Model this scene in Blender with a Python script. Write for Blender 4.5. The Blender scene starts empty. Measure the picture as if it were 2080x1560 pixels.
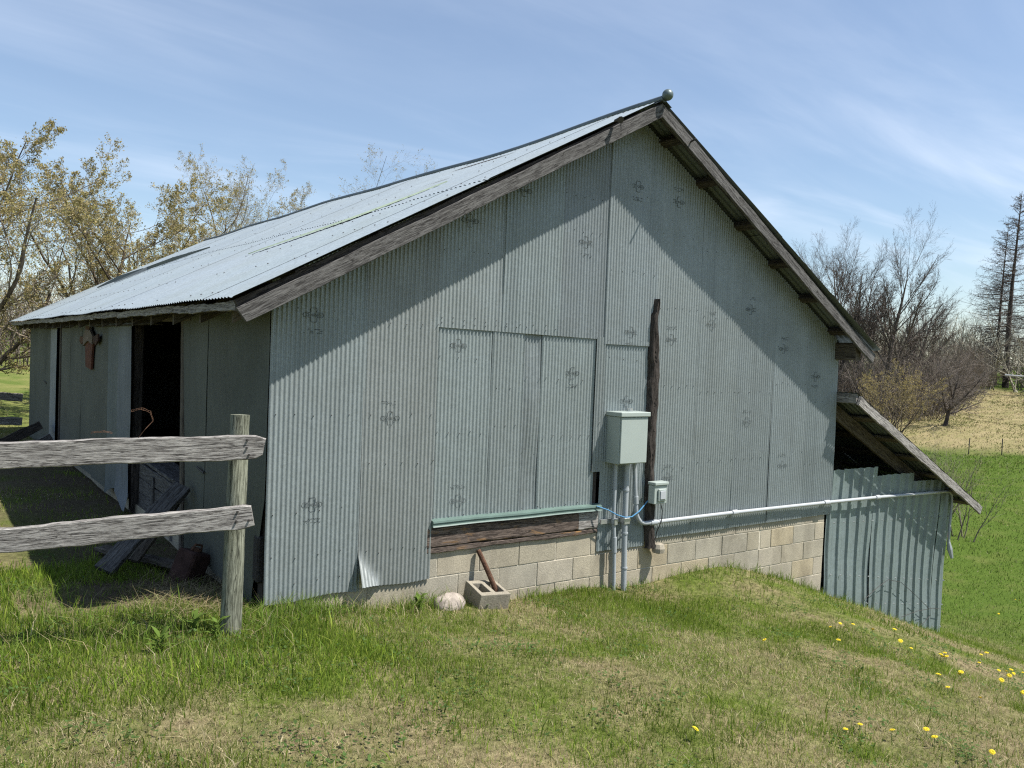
import bpy, math, random
import numpy as np
from mathutils import Matrix, Vector

# ------------------------------------------------------------------ camera, sky, sun, exposure
SC = bpy.context.scene
COL = SC.collection
CAM = np.array([-4.45993, -5.63999, 1.76961])
_r = Vector((0.80801206, -0.58786307, 0.03916027))
_u = Vector((-0.01294218, 0.04874095, 0.9987276))
_f = Vector((0.58902378, 0.80749076, -0.03177504))
cd = bpy.data.cameras.new('camera'); cd.sensor_width = 36.0; cd.lens = 1692.75 / 2080 * 36.0
cd.clip_start = 0.05; cd.clip_end = 3000
cam = bpy.data.objects.new('camera', cd); COL.objects.link(cam)
cam.matrix_world = Matrix(((_r.x, _u.x, -_f.x, CAM[0]), (_r.y, _u.y, -_f.y, CAM[1]), (_r.z, _u.z, -_f.z, CAM[2]), (0, 0, 0, 1)))
SC.camera = cam

SUN_D = Vector((-0.81, 1.0, -2.185)).normalized()      # the way the light travels
SUN_EL = math.asin(-SUN_D.z); SUN_ROT = math.atan2(-SUN_D.x, -SUN_D.y)
W = bpy.data.worlds.new('World'); SC.world = W; W.use_nodes = True
nt = W.node_tree; nt.nodes.clear()
def N(t, k, **kw):
    n = t.nodes.new(k)
    for a, b in kw.items(): setattr(n, a, b)
    return n
def L(t, a, b): t.links.new(a, b)
out = N(nt, 'ShaderNodeOutputWorld'); bg = N(nt, 'ShaderNodeBackground'); bg.inputs['Strength'].default_value = 0.085
sky = N(nt, 'ShaderNodeTexSky', sky_type='NISHITA'); sky.sun_disc = False
sky.sun_elevation = SUN_EL; sky.sun_rotation = SUN_ROT; sky.altitude = 250; sky.air_density = 1.15; sky.dust_density = 0.25; sky.ozone_density = 3.6
tc = N(nt, 'ShaderNodeTexCoord'); sep = N(nt, 'ShaderNodeSeparateXYZ'); L(nt, tc.outputs['Generated'], sep.inputs[0])
def math_n(t, op, a, b=None, clamp=False):
    m = N(t, 'ShaderNodeMath', operation=op); m.use_clamp = clamp
    for i, v in enumerate((a, b)):
        if v is None: continue
        if isinstance(v, (int, float)): m.inputs[i].default_value = v
        else: L(t, v, m.inputs[i])
    return m.outputs[0]
den = math_n(nt, 'ADD', math_n(nt, 'MAXIMUM', sep.outputs['Z'], 0.0), 0.12)
px = math_n(nt, 'DIVIDE', sep.outputs['X'], den); py = math_n(nt, 'DIVIDE', sep.outputs['Y'], den)
cmb = N(nt, 'ShaderNodeCombineXYZ'); L(nt, px, cmb.inputs[0]); L(nt, py, cmb.inputs[1])
def cloud_layer(rot, sx, sy, scale, det, lo, hi, seed, dist=0.6):
    mp = N(nt, 'ShaderNodeMapping'); mp.inputs['Rotation'].default_value = (0, 0, math.radians(rot)); mp.inputs['Scale'].default_value = (sx, sy, 1)
    mp.inputs['Location'].default_value = (seed, seed * .7, 0); L(nt, cmb.outputs[0], mp.inputs[0])
    nz = N(nt, 'ShaderNodeTexNoise'); nz.inputs['Scale'].default_value = scale; nz.inputs['Detail'].default_value = det; nz.inputs['Roughness'].default_value = 0.55
    nz.inputs['Distortion'].default_value = dist; L(nt, mp.outputs[0], nz.inputs['Vector'])
    mr = N(nt, 'ShaderNodeMapRange', interpolation_type='SMOOTHSTEP'); mr.inputs[1].default_value = lo; mr.inputs[2].default_value = hi; L(nt, nz.outputs['Fac'], mr.inputs[0])
    return mr.outputs[0]
c1 = cloud_layer(62, 0.32, 1.0, 1.5, 8, 0.42, 0.78, 3.1, 0.9)
c2 = cloud_layer(38, 0.22, 1.5, 2.2, 9, 0.5, 0.85, 7.7, 1.2)
c3 = cloud_layer(20, 0.8, 0.9, 0.6, 3, 0.36, 0.68, 1.3, 0.3)
cl = math_n(nt, 'MULTIPLY', math_n(nt, 'ADD', math_n(nt, 'MULTIPLY', c1, 0.62), math_n(nt, 'MULTIPLY', c2, 0.28)), math_n(nt, 'ADD', math_n(nt, 'MULTIPLY', c3, 0.8), 0.22), True)
cl = math_n(nt, 'ADD', math_n(nt, 'MULTIPLY', cl, 0.82), 0.10, True)
mix = N(nt, 'ShaderNodeMix', data_type='RGBA'); L(nt, cl, mix.inputs['Factor']); L(nt, sky.outputs[0], mix.inputs['A']); mix.inputs['B'].default_value = (7.6, 8.2, 9.3, 1)
L(nt, mix.outputs['Result'], bg.inputs['Color']); L(nt, bg.outputs[0], out.inputs[0])

sd = bpy.data.lights.new('sun', 'SUN'); sd.energy = 5.0; sd.angle = math.radians(0.53); sd.color = (1.0, 0.955, 0.89)
sun = bpy.data.objects.new('sun', sd); COL.objects.link(sun); sun.location = (10, -15, 30)
sun.rotation_euler = SUN_D.to_track_quat('-Z', 'Y').to_euler()
SC.view_settings.view_transform = 'Standard'; SC.view_settings.look = 'None'; SC.view_settings.exposure = 0.75; SC.view_settings.gamma = 1.0
SC.cycles.use_denoising = False; SC.cycles.pixel_filter_type = 'BLACKMAN_HARRIS'; SC.cycles.filter_width = 1.2
SC.cycles.max_bounces = 6; SC.cycles.diffuse_bounces = 3; SC.cycles.glossy_bounces = 3; SC.cycles.transmission_bounces = 3; SC.cycles.transparent_max_bounces = 4

RNG = np.random.default_rng(11); random.seed(5)

# ------------------------------------------------------------------ helpers
def mesh_np(name, V, quads=None, tris=None, smooth=False, col=None):
    V = np.asarray(V, np.float32).reshape(-1, 3)
    me = bpy.data.meshes.new(name); me.vertices.add(len(V)); me.vertices.foreach_set('co', V.ravel())
    idx = []; tot = []
    if quads is not None and len(quads): q = np.asarray(quads, np.int32).reshape(-1, 4); idx.append(q.ravel()); tot.append(np.full(len(q), 4, np.int32))
    if tris is not None and len(tris): q = np.asarray(tris, np.int32).reshape(-1, 3); idx.append(q.ravel()); tot.append(np.full(len(q), 3, np.int32))
    idx = np.concatenate(idx); tot = np.concatenate(tot)
    me.loops.add(len(idx)); me.loops.foreach_set('vertex_index', idx)
    me.polygons.add(len(tot)); st = np.concatenate([[0], np.cumsum(tot)[:-1]]).astype(np.int32)
    me.polygons.foreach_set('loop_start', st)
    if smooth: me.polygons.foreach_set('use_smooth', np.ones(len(tot), bool))
    if col is not None:
        a = me.attributes.new('col', 'FLOAT_COLOR', 'POINT'); c = np.ones((len(V), 4), np.float32); c[:, :3] = col; a.data.foreach_set('color', c.ravel())
    me.update(calc_edges=True); me.validate()
    return me
def add(name, me, mat, parent=None, M=None, color=None):
    o = bpy.data.objects.new(name, me); COL.objects.link(o)
    if M is not None: o.matrix_basis = M
    if mat is not None and len(me.materials) == 0: me.materials.append(mat)
    if parent is not None: o.parent = parent; o.matrix_parent_inverse = parent.matrix_basis.inverted()
    if color is not None: o.color = (*color, 1)
    return o
def empty(name, loc, label=None, cat=None, group=None):
    o = bpy.data.objects.new(name, None); COL.objects.link(o); o.matrix_basis = Matrix.Translation(loc); o.empty_display_size = .2
    return tag(o, label, cat, group)
def tag(o, label=None, cat=None, group=None, kind=None):
    if label: o['label'] = label
    if cat: o['category'] = cat
    if group: o['group'] = group
    if kind: o['kind'] = kind
    return o
class MB:
    def __init__(s): s.v = []; s.f = []
    def box(s, x0, x1, y0, y1, z0, z1, M=None):
        b = len(s.v); c = [(x, y, z) for z in (z0, z1) for y in (y0, y1) for x in (x0, x1)]
        s.v += [tuple(M @ Vector(p)) for p in c] if M else c
        s.f += [(b, b+2, b+3, b+1), (b+4, b+5, b+7, b+6), (b, b+1, b+5, b+4), (b+2, b+6, b+7, b+3), (b, b+4, b+6, b+2), (b+1, b+3, b+7, b+5)]
        return s
    def cbox(s, x0, x1, y0, y1, z0, z1, c, jit=0.0):
        """box with chamfered edges (all twelve)"""
        b = len(s.v); pts = []
        for ix, X in ((-1, x0), (1, x1)):
            for iy, Y in ((-1, y0), (1, y1)):
                for iz, Z in ((-1, z0), (1, z1)):
                    j = [random.uniform(-jit, jit) for _ in range(3)]
                    pts += [(X + j[0], Y - iy*c + j[1], Z - iz*c + j[2]), (X - ix*c + j[0], Y + j[1], Z - iz*c + j[2]), (X - ix*c + j[0], Y - iy*c + j[1], Z + j[2])]
        s.v += pts
        def k(ix, iy, iz, a): return b + ((ix*2 + iy)*2 + iz)*3 + a
        F = []
        F += [(k(0,0,0,0), k(0,0,1,0), k(0,1,1,0), k(0,1,0,0)), (k(1,0,0,0), k(1,1,0,0), k(1,1,1,0), k(1,0,1,0))]
        F += [(k(0,0,0,1), k(1,0,0,1), k(1,0,1,1), k(0,0,1,1)), (k(0,1,0,1), k(0,1,1,1), k(1,1,1,1), k(1,1,0,1))]
        F += [(k(0,0,0,2), k(0,1,0,2), k(1,1,0,2), k(1,0,0,2)), (k(0,0,1,2), k(1,0,1,2), k(1,1,1,2), k(0,1,1,2))]
        for i in (0, 1):
            for j in (0, 1):
                F.append((k(i,j,0,0), k(i,j,1,0), k(i,j,1,1), k(i,j,0,1)))
                F.append((k(i,0,j,0), k(i,1,j,0), k(i,1,j,2), k(i,0,j,2)))
                F.append((k(0,i,j,1), k(1,i,j,1), k(1,i,j,2), k(0,i,j,2)))
                for l in (0, 1): F.append((k(i,j,l,0), k(i,j,l,1), k(i,j,l,2)))
        s.f += F; return s
    def tube(s, pts, rad, n=10, caps=True):
        pts = [Vector(p) for p in pts]; rad = rad if hasattr(rad, '__len__') else [rad]*len(pts)
        b = len(s.v); prev = None
        for i, p in enumerate(pts):
            t = (pts[min(i+1, len(pts)-1)] - pts[max(i-1, 0)]).normalized()
            if prev is None:
                a = Vector((0, 0, 1)) if abs(t.z) < .9 else Vector((1, 0, 0)); e = t.cross(a).normalized()
            else: e = (prev - t*prev.dot(t)).normalized()
            prev = e; g = t.cross(e)
            for k in range(n):
                w = 2*math.pi*k/n; s.v.append(tuple(p + (e*math.cos(w) + g*math.sin(w))*rad[i]))
        for i in range(len(pts)-1):
            for k in range(n):
                k2 = (k+1) % n; s.f.append((b+i*n+k, b+i*n+k2, b+(i+1)*n+k2, b+(i+1)*n+k))
        if caps: s.f.append(tuple(b+k for k in range(n))[::-1]); s.f.append(tuple(b+(len(pts)-1)*n+k for k in range(n)))
        return s
    def lathe(s, prof, c=(0, 0, 0), n=16, M=None):
        b = len(s.v); c = Vector(c)
        for r, z in prof:
            for k in range(n):
                w = 2*math.pi*k/n; p = Vector((r*math.cos(w), r*math.sin(w), z)) + c; s.v.append(tuple(M @ p) if M else tuple(p))
        for i in range(len(prof)-1):
            for k in range(n):
                k2 = (k+1) % n; s.f.append((b+i*n+k, b+i*n+k2, b+(i+1)*n+k2, b+(i+1)*n+k))
        s.f.append(tuple(b+k for k in range(n))[::-1]); s.f.append(tuple(b+(len(prof)-1)*n+k for k in range(n)))
        return s
    def mesh(s, name, smooth=False):
        me = bpy.data.meshes.new(name); me.from_pydata(s.v, [], s.f); me.update()
        if smooth:
            me.polygons.foreach_set('use_smooth', [True]*len(me.polygons)); me.set_sharp_from_angle(angle=math.radians(40))
        return me
    def build(s, name, mat, parent=None, M=None, color=None, smooth=False): return add(name, s.mesh(name, smooth), mat, parent, M, color)

# value noise in numpy (for shapes and placement)
_T = RNG.random((64, 64))
def vn(x, y, s=1.0):
    x = np.asarray(x)*s + 131.7; y = np.asarray(y)*s + 77.3; xi = np.floor(x).astype(int); yi = np.floor(y).astype(int); fx = x-xi; fy = y-yi
    fx = fx*fx*(3-2*fx); fy = fy*fy*(3-2*fy)
    a = _T[xi % 64, yi % 64]; b = _T[(xi+1) % 64, yi % 64]; c = _T[xi % 64, (yi+1) % 64]; d = _T[(xi+1) % 64, (yi+1) % 64]
    return (a*(1-fx)+b*fx)*(1-fy) + (c*(1-fx)+d*fx)*fy
def fbm(x, y, s=1.0, o=4):
    r = 0; a = .5; t = 0
    for i in range(o): r = r + a*vn(x, y, s); t += a; a *= .5; s *= 2.03
    return r/t

# ------------------------------------------------------------------ materials
def mat_new(name):
    m = bpy.data.materials.new(name); m.use_nodes = True; t = m.node_tree; b = t.nodes['Principled BSDF']; return m, t, b
def coords(t, kind='Object', scale=(1, 1, 1), rot=(0, 0, 0)):
    c = N(t, 'ShaderNodeTexCoord'); mp = N(t, 'ShaderNodeMapping'); mp.inputs['Scale'].default_value = scale; mp.inputs['Rotation'].default_value = rot
    L(t, c.outputs[kind], mp.inputs[0]); return mp.outputs[0]
def noise(t, vec, scale, det=4, rough=.55, dist=0.0):
    n = N(t, 'ShaderNodeTexNoise'); n.inputs['Scale'].default_value = scale; n.inputs['Detail'].default_value = det; n.inputs['Roughness'].default_value = rough; n.inputs['Distortion'].default_value = dist
    L(t, vec, n.inputs['Vector']); return n.outputs['Fac']
def ramp(t, fac, stops, interp='LINEAR'):
    r = N(t, 'ShaderNodeValToRGB'); r.color_ramp.interpolation = interp; e = r.color_ramp.elements
    while len(e) < len(stops): e.new(.5)
    for k, (p, c) in zip(e, stops): k.position = p; k.color = (*c, 1) if len(c) == 3 else c
    L(t, fac, r.inputs[0]); return r.outputs['Color']
def mixc(t, fac, a, b, blend='MIX'):
    m = N(t, 'ShaderNodeMix', data_type='RGBA', blend_type=blend); m.clamp_factor = True
    for s, v in (('Factor', fac), ('A', a), ('B', b)):
        if isinstance(v, (int, float)): m.inputs[s].default_value = v
        elif isinstance(v, tuple): m.inputs[s].default_value = (*v, 1)
        else: L(t, v, m.inputs[s])
    return m.outputs['Result']
def bump(t, b, h, strength=.3, dist=.01):
    n = N(t, 'ShaderNodeBump'); n.inputs['Strength'].default_value = strength; n.inputs['Distance'].default_value = dist; L(t, h, n.inputs['Height']); L(t, n.outputs[0], b.inputs['Normal'])
def maprange(t, v, a, b, c=0.0, d=1.0):
    m = N(t, 'ShaderNodeMapRange'); L(t, v, m.inputs[0])
    for i, x in enumerate((a, b, c, d)): m.inputs[i+1].default_value = x
    return m.outputs[0]

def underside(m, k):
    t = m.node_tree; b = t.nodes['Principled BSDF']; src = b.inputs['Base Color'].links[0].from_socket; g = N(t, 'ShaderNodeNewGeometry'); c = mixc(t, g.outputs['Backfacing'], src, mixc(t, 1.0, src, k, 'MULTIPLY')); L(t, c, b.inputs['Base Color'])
def galvanized(name, base=(.224, .251, .253), metal=.2, rough=.45, streak=.55, spangle=70, rust=0.0, axis='Z'):
    m, t, b = mat_new(name)
    oi = N(t, 'ShaderNodeObjectInfo')
    v = coords(t, 'Object'); vo = N(t, 'ShaderNodeTexVoronoi'); vo.inputs['Scale'].default_value = spangle; L(t, v, vo.inputs['Vector'])
    spg = N(t, 'ShaderNodeSeparateXYZ'); L(t, vo.outputs['Color'], spg.inputs[0])
    st = {'Z': (14, 14, .5), 'Y': (14, .5, 14), 'X': (.5, 14, 14)}[axis]
    s1 = noise(t, coords(t, 'Object', st), 1.0, 6, .6, .4)
    s2 = noise(t, v, 1.7, 5, .6)
    c = mixc(t, maprange(t, spg.outputs[0], 0, 1), tuple(k*.91 for k in base), tuple(min(1, k*1.09) for k in base))
    c = mixc(t, maprange(t, s1, .52, .82, 0, streak), c, tuple(k*.55 for k in base))
    c = mixc(t, maprange(t, s1, .20, .42, streak*.6, 0), c, tuple(min(1, k*1.45) for k in base))
    c = mixc(t, maprange(t, s2, .45, .8, 0, .55), c, (base[0]*.70, base[1]*.68, base[2]*.63))
    s3 = noise(t, coords(t, 'Object', tuple(k*3 if k > 1 else k*.5 for k in st)), 1.0, 5, .7, .2)
    c = mixc(t, maprange(t, s3, .66, .72, 0, .45), c, tuple(k*.5 for k in base)); c = mixc(t, maprange(t, s3, .30, .25, 0, .5), c, tuple(min(1, k*1.7) for k in base))
    if rust: c = mixc(t, maprange(t, noise(t, v, 3.1, 7, .7), .66, .74, 0, rust), c, (.16, .075, .035))
    mu = N(t, 'ShaderNodeMix', data_type='RGBA', blend_type='MULTIPLY'); mu.inputs['Factor'].default_value = 1; L(t, c, mu.inputs['A']); L(t, oi.outputs['Color'], mu.inputs['B'])
    L(t, mu.outputs['Result'], b.inputs['Base Color']); b.inputs['Metallic'].default_value = metal
    L(t, maprange(t, s2, .2, .8, rough-.08, rough+.16), b.inputs['Roughness'])
    bump(t, b, noise(t, v, 9, 3), .12, .02)
    return m
M_GALV = galvanized('galvanized_steel')
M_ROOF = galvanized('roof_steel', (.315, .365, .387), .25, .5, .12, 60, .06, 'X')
underside(M_ROOF, (.36, .36, .36))  # back faces multiplied darker: shade under the overhangs put into the colour
M_SHED = galvanized('ribbed_steel', (.19, .235, .237), .25, .42, .5, 40, 0)
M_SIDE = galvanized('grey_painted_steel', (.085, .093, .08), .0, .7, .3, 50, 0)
M_SCUFF = galvanized('scuffed_steel', (.222, .246, .246), .25, .45, .9, 40, 0)
M_OLD = galvanized('old_weathered_steel', (.22, .24, .25), .2, .6, 1.0, 40, .3)

def wood(name, light, dark, fine=1.0, bumps=.5, stain=None, rough=.85):
    """grain runs along local X"""
    m, t, b = mat_new(name)
    oi = N(t, 'ShaderNodeObjectInfo'); c0 = N(t, 'ShaderNodeTexCoord')
    off = N(t, 'ShaderNodeVectorMath', operation='ADD'); L(t, c0.outputs['Object'], off.inputs[0])
    cx = N(t, 'ShaderNodeCombineXYZ'); mulr = math_n(t, 'MULTIPLY', oi.outputs['Random'], 37.0); L(t, mulr, cx.inputs[0]); L(t, mulr, cx.inputs[2]); L(t, cx.outputs[0], off.inputs[1])
    def mp(s):
        k = N(t, 'ShaderNodeMapping'); k.inputs['Scale'].default_value = s; L(t, off.outputs[0], k.inputs[0]); return k.outputs[0]
    g1 = noise(t, mp((6*fine, 85*fine, 85*fine)), 1.0, 7, .72, .9)
    g2 = noise(t, mp((16*fine, 260*fine, 260*fine)), 1.0, 4, .75, .4)
    g3 = noise(t, mp((1.2, 4, 4)), 1.0, 4, .6, .5)
    f = math_n(t, 'ADD', math_n(t, 'MULTIPLY', g1, .62), math_n(t, 'MULTIPLY', g2, .38))
    mid = tuple((a+b_)/2 for a, b_ in zip(light, dark))
    c = ramp(t, f, [(.40, tuple(k*.3 for k in dark)), (.455, dark), (.50, mid), (.555, light), (.65, tuple(min(1, k*1.25) for k in light))])
    c = mixc(t, maprange(t, g3, .35, .75, 0, .6), c, tuple(k*.62 for k in mid))
    crk = noise(t, mp((1.6, 26, 26)), 1.0, 3, .5, 1.2); c = mixc(t, maprange(t, math_n(t, 'ABSOLUTE', math_n(t, 'SUBTRACT', crk, .5)), .004, .016, .8, 0), c, tuple(k*.25 for k in dark))
    if stain: c = mixc(t, maprange(t, noise(t, mp((2.2, 7, 7)), 1, 4, .6, 1.5), .56, .68, 0, .85), c, stain)
    L(t, c, b.inputs['Base Color']); b.inputs['Roughness'].default_value = rough; b.inputs['Specular IOR Level'].default_value = .2
    bump(t, b, f, bumps, .006)
    return m
M_GREY = wood('weathered_grey_wood', (.40, .38, .352), (.11, .10, .092), 1, .8)
M_FASC = wood('fascia_wood', (.15, .146, .140), (.045, .042, .040), 1, .8)
M_DARKW = wood('dark_old_wood', (.085, .072, .063), (.026, .022, .019), 1, .6)
M_SHADEW = wood('roof_timber', (.145, .127, .102), (.06, .05, .04), .7, .4)
M_SILL = wood('stained_timber', (.165, .13, .108), (.045, .034, .028), 1, .8, (.27, .15, .055))
M_POST = wood('treated_post_wood', (.27, .28, .215), (.10, .105, .075), .8, .9)
M_BLK = None
def blockmat():
    m, t, b = mat_new('concrete_block'); oi = N(t, 'ShaderNodeObjectInfo'); v = coords(t, 'Object')
    n1 = noise(t, v, 90, 3, .7); n2 = noise(t, v, 4, 5, .6); n3 = noise(t, v, 30, 4)
    c = mixc(t, maprange(t, n1, .3, .7), (.27, .243, .19), (.46, .415, .325))
    c = mixc(t, maprange(t, n2, .45, .75, 0, .55), c, (.22, .20, .165))
    c = mixc(t, maprange(t, n1, .68, .76, 0, .8), c, (.13, .115, .10)); wv = noise(t, coords(t, 'Object', (1.6, 1.6, .7)), 1.3, 6, .65, .8); c = mixc(t, maprange(t, wv, .5, .72, 0, .6), c, (.17, .15, .115))
    mu = N(t, 'ShaderNodeMix', data_type='RGBA', blend_type='MULTIPLY'); mu.inputs['Factor'].default_value = 1; L(t, c, mu.inputs['A']); L(t, oi.outputs['Color'], mu.inputs['B'])
    L(t, mu.outputs['Result'], b.inputs['Base Color']); b.inputs['Roughness'].default_value = .95; b.inputs['Specular IOR Level'].default_value = .15
    bump(t, b, math_n(t, 'ADD', n1, math_n(t, 'MULTIPLY', n3, .6)), .55, .004); return m
M_BLK = blockmat()
def plain(name, c, rough=.5, metal=0.0, var=.12, scale=8, bmp=.1, spec=.4):
    m, t, b = mat_new(name); v = coords(t, 'Object'); n = noise(t, v, scale, 5, .6)
    L(t, mixc(t, maprange(t, n, .3, .7), tuple(k*(1-var) for k in c), tuple(min(1, k*(1+var)) for k in c)), b.inputs['Base Color'])
    b.inputs['Roughness'].default_value = rough; b.inputs['Metallic'].default_value = metal; b.inputs['Specular IOR Level'].default_value = spec
    if bmp: bump(t, b, noise(t, v, scale*4, 3), bmp, .01)
    return m
M_MORTAR = plain('mortar', (.52, .475, .38), .95, 0, .2, 30, .3, .1)
M_BOX = plain('grey_enamel', (.315, .36, .335), .42, 0, .03, 5, .02)
M_PVC = plain('grey_conduit_plastic', (.31, .335, .35), .4, 0, .05, 6, .03)
M_PVCW = plain('white_conduit_plastic', (.38, .40, .415), .45, 0, .05, 6, .03)
M_STEEL = plain('bright_hardware', (.45, .46, .46), .35, .7, .1, 20, .05)
M_GREEN = plain('green_painted_trim', (.095, .145, .125), .5, 0, .12, 12, .05)
M_MOSS = plain('pale_green_panel', (.30, .365, .26), .5, 0, .2, 20, .1)
M_NAIL = plain('dark_nail', (.05, .045, .042), .6, .3, .2, 20, 0)
M_RUST = plain('rusty_iron', (.10, .055, .035), .9, .1, .4, 25, .5, .2)
M_RED = plain('rusty_red_paint', (.05, .028, .023), .9, 0, .45, 9, .3, .2)
M_SNT = plain('rusted_plate', (.095, .038, .026), .85, 0, .4, 9, .3, .2)
M_BONE = plain('aged_plate', (.13, .105, .085), .8, 0, .3, 12, .3, .2)
M_BLACK = plain('dark_rubber', (.02, .02, .02), .7, 0, .2, 10, 0)
M_INK = plain('stamp_ink', (.08, .093, .095), .8, 0, .3, 60, 0, .1)
M_INKM = plain('worn_stamp_ink', (.095, .108, .108), .8, 0, .3, 60, 0, .1)
M_INKF = plain('faded_stamp_ink', (.15, .168, .166), .7, .2, .2, 60, 0, .2)
M_BLUE = plain('blue_rope', (.06, .20, .36), .6, 0, .2, 60, .1)
M_ROCK = plain('pale_fieldstone', (.30, .26, .22), .9, 0, .5, 11, .6, .2)
def vcol(name, trans=.3, rough=.7, mul=1.0):
    m, t, b = mat_new(name); a = N(t, 'ShaderNodeAttribute', attribute_name='col'); b.inputs['Roughness'].default_value = rough; b.inputs['Specular IOR Level'].default_value = .08
    L(t, a.outputs['Color'], b.inputs['Base Color'])
    tr = N(t, 'ShaderNodeBsdfTranslucent'); L(t, a.outputs['Color'], tr.inputs['Color']); mx = N(t, 'ShaderNodeMixShader'); mx.inputs[0].default_value = trans
    o = t.nodes['Material Output']; L(t, b.outputs[0], mx.inputs[1]); L(t, tr.outputs[0], mx.inputs[2]); L(t, mx.outputs[0], o.inputs['Surface']); return m
M_GRASS = vcol('grass_blade', .4, .8); M_LEAF = vcol('bud_leaf', .35, .7)
def bark(name, a, b_):
    m, t, b = mat_new(name); v = coords(t, 'Object', (1, 1, .35)); n = noise(t, v, 9, 6, .65, .4)
    L(t, ramp(t, n, [(.3, a), (.7, b_)]), b.inputs['Base Color']); b.inputs['Roughness'].default_value = .95; b.inputs['Specular IOR Level'].default_value = .1; bump(t, b, n, .8, .05); return m
M_BARK = bark('tree_bark', (.055, .042, .032), (.17, .14, .11))
M_BARKG = bark('grey_bark', (.06, .05, .045), (.19, .165, .145))
M_BARKD = bark('dead_spruce_bark', (.035, .028, .026), (.105, .088, .08))
M_TWIG = plain('twig', (.20, .165, .125), .9, 0, .3, 3, 0, .1)
M_TWIGR = plain('reddish_twig', (.16, .138, .12), .9, 0, .3, 3, 0, .1)
M_TWIGB = plain('brown_twig', (.155, .13, .108), .9, 0, .3, 3, 0, .1)
M_TWIGD = plain('dark_twig', (.095, .078, .068), .9, 0, .3, 3, 0, .1)
M_FARW = plain('far_twig', (.25, .235, .18), .95, 0, .3, .3, 0, .05)
M_TWIGP = plain('pale_stem', (.27, .23, .18), .9, 0, .3, 3, 0, .1)

# ------------------------------------------------------------------ the ground
CP = np.array([
 (-4.46,-5.64,.12),(-7,-4,.15),(-9,0,.15),(-8,5,.12),(-6,10,.1),(-3.4,0,.0),(-3.4,3,-.06),(-3.4,6,-.06),(-3.6,10,-.1),
 (-2.42,0,-.06),(-2.42,1.5,-.14),(-2.42,4,-.12),(-2.42,8,-.1),(-2.42,13.5,-.16),(-2.84,-.6,.03),
 (-2.3,-2.8,.0),(-1.2,-2,-.06),(0,-3,-.22),(2,-3,-.58),(4,-3,-1.05),(7,-3,-1.8),(10,-3,-2.2),(0,-6,-.25),(3,-7,-.9),(-2,-8,.0),(8,-9,-2.0),
 (-2.1,-.05,-.10),(-1.6,-.05,-.17),(-1.0,-.05,-.2),(-.2,-.05,-.3),(.4,-.05,-.27),(1.3,-.05,-.36),(1.95,-.05,-.31),(2.6,-.05,-.37),(3.15,-.05,-.50),(4.3,-.05,-.87),(5.6,-.05,-1.33),(7,-.05,-1.78),(9,0,-2.15),(12,0,-2.35),
 (0,6,-.3),(2,6,-.3),(4.4,6,-.9),(7,6,-2.0),(7,13,-2.0),(3,13,-.5),(14,8,-2.5),(22,15,-2.55),(20,4,-2.6),(32,10.8,-2.4),(28,20,-2.3),(40,14,-2.1),(50,19,-1.5),(44,30,-1.2),(72,30,-.3),(96,40,.9),(86,52,.9),
 (70,60,1.2),(178,77,3.5),(150,110,3.5),(-3,16,-.1),(-6,17,.05),(-1.8,24,.5),(-8,26,.6),(4,26,.2),(14,24,-1.2),(1,54,1.6),(-20,50,1.8),(20,54,.8),(6,114,4),(50,120,3.5),(-60,100,4),(-40,20,.8),(-60,-40,0),(0,-60,-.5),(60,-40,-2.5),(300,160,5),(20,300,6),(-250,250,6),(350,-150,3),(-300,-200,2),(0,-300,0),(220,300,6)])
def _tps(d): return np.where(d > 0, d*d*np.log(np.maximum(d, 1e-9)), 0.0)
_n = len(CP); _s = 10.0
_K = _tps(np.hypot(CP[:, None, 0]-CP[None, :, 0], CP[:, None, 1]-CP[None, :, 1])/_s) + np.eye(_n)*1e-4
_A = np.zeros((_n+3, _n+3)); _A[:_n, :_n] = _K; _A[:_n, _n] = 1; _A[:_n, _n+1:] = CP[:, :2]/_s; _A[_n:, :_n] = _A[:_n, _n:].T
_w = np.linalg.solve(_A, np.concatenate([CP[:, 2], [0, 0, 0]]))
def gz(x, y, rough=True):
    x = np.asarray(x, float); y = np.asarray(y, float); sh = x.shape; x = x.ravel(); y = y.ravel(); r = np.zeros(len(x))
    for i in range(0, len(x), 20000):
        a = x[i:i+20000]; b = y[i:i+20000]
        k = _tps(np.hypot(a[:, None]-CP[None, :, 0], b[:, None]-CP[None, :, 1])/_s)
        r[i:i+20000] = k @ _w[:_n] + _w[_n] + (a*_w[_n+1] + b*_w[_n+2])/_s
    if rough: r = r + (fbm(x, y, 1.3, 4)-.5)*.085 + (fbm(x, y, .09, 3)-.5)*np.clip((np.hypot(x-CAM[0], y-CAM[1])-20)*.03, 0, 1.6)
    return r.reshape(sh)
def g1(x, y): return float(gz(np.array([x]), np.array([y]))[0])
na, nr = 320, 210
ang = np.linspace(0, 2*np.pi, na, endpoint=False)
rad = np.concatenate([[0.0], np.geomspace(.6, 900, nr)])
R_, A_ = np.meshgrid(rad[1:], ang, indexing='ij'); GX = CAM[0]+R_*np.cos(A_); GY = CAM[1]+R_*np.sin(A_)
GZ = gz(np.clip(GX, -280, 340), np.clip(GY, -280, 290))
V = np.concatenate([[[CAM[0], CAM[1], g1(CAM[0], CAM[1])]], np.stack([GX.ravel(), GY.ravel(), GZ.ravel()], 1)])
i, j = np.meshgrid(np.arange(nr-1), np.arange(na), indexing='ij'); j2 = (j+1) % na
Q = np.stack([1+i*na+j, 1+(i+1)*na+j, 1+(i+1)*na+j2, 1+i*na+j2], -1).reshape(-1, 4)
T3 = np.stack([np.zeros(na, int), 1+np.arange(na), 1+(np.arange(na)+1) % na], 1)
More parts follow.
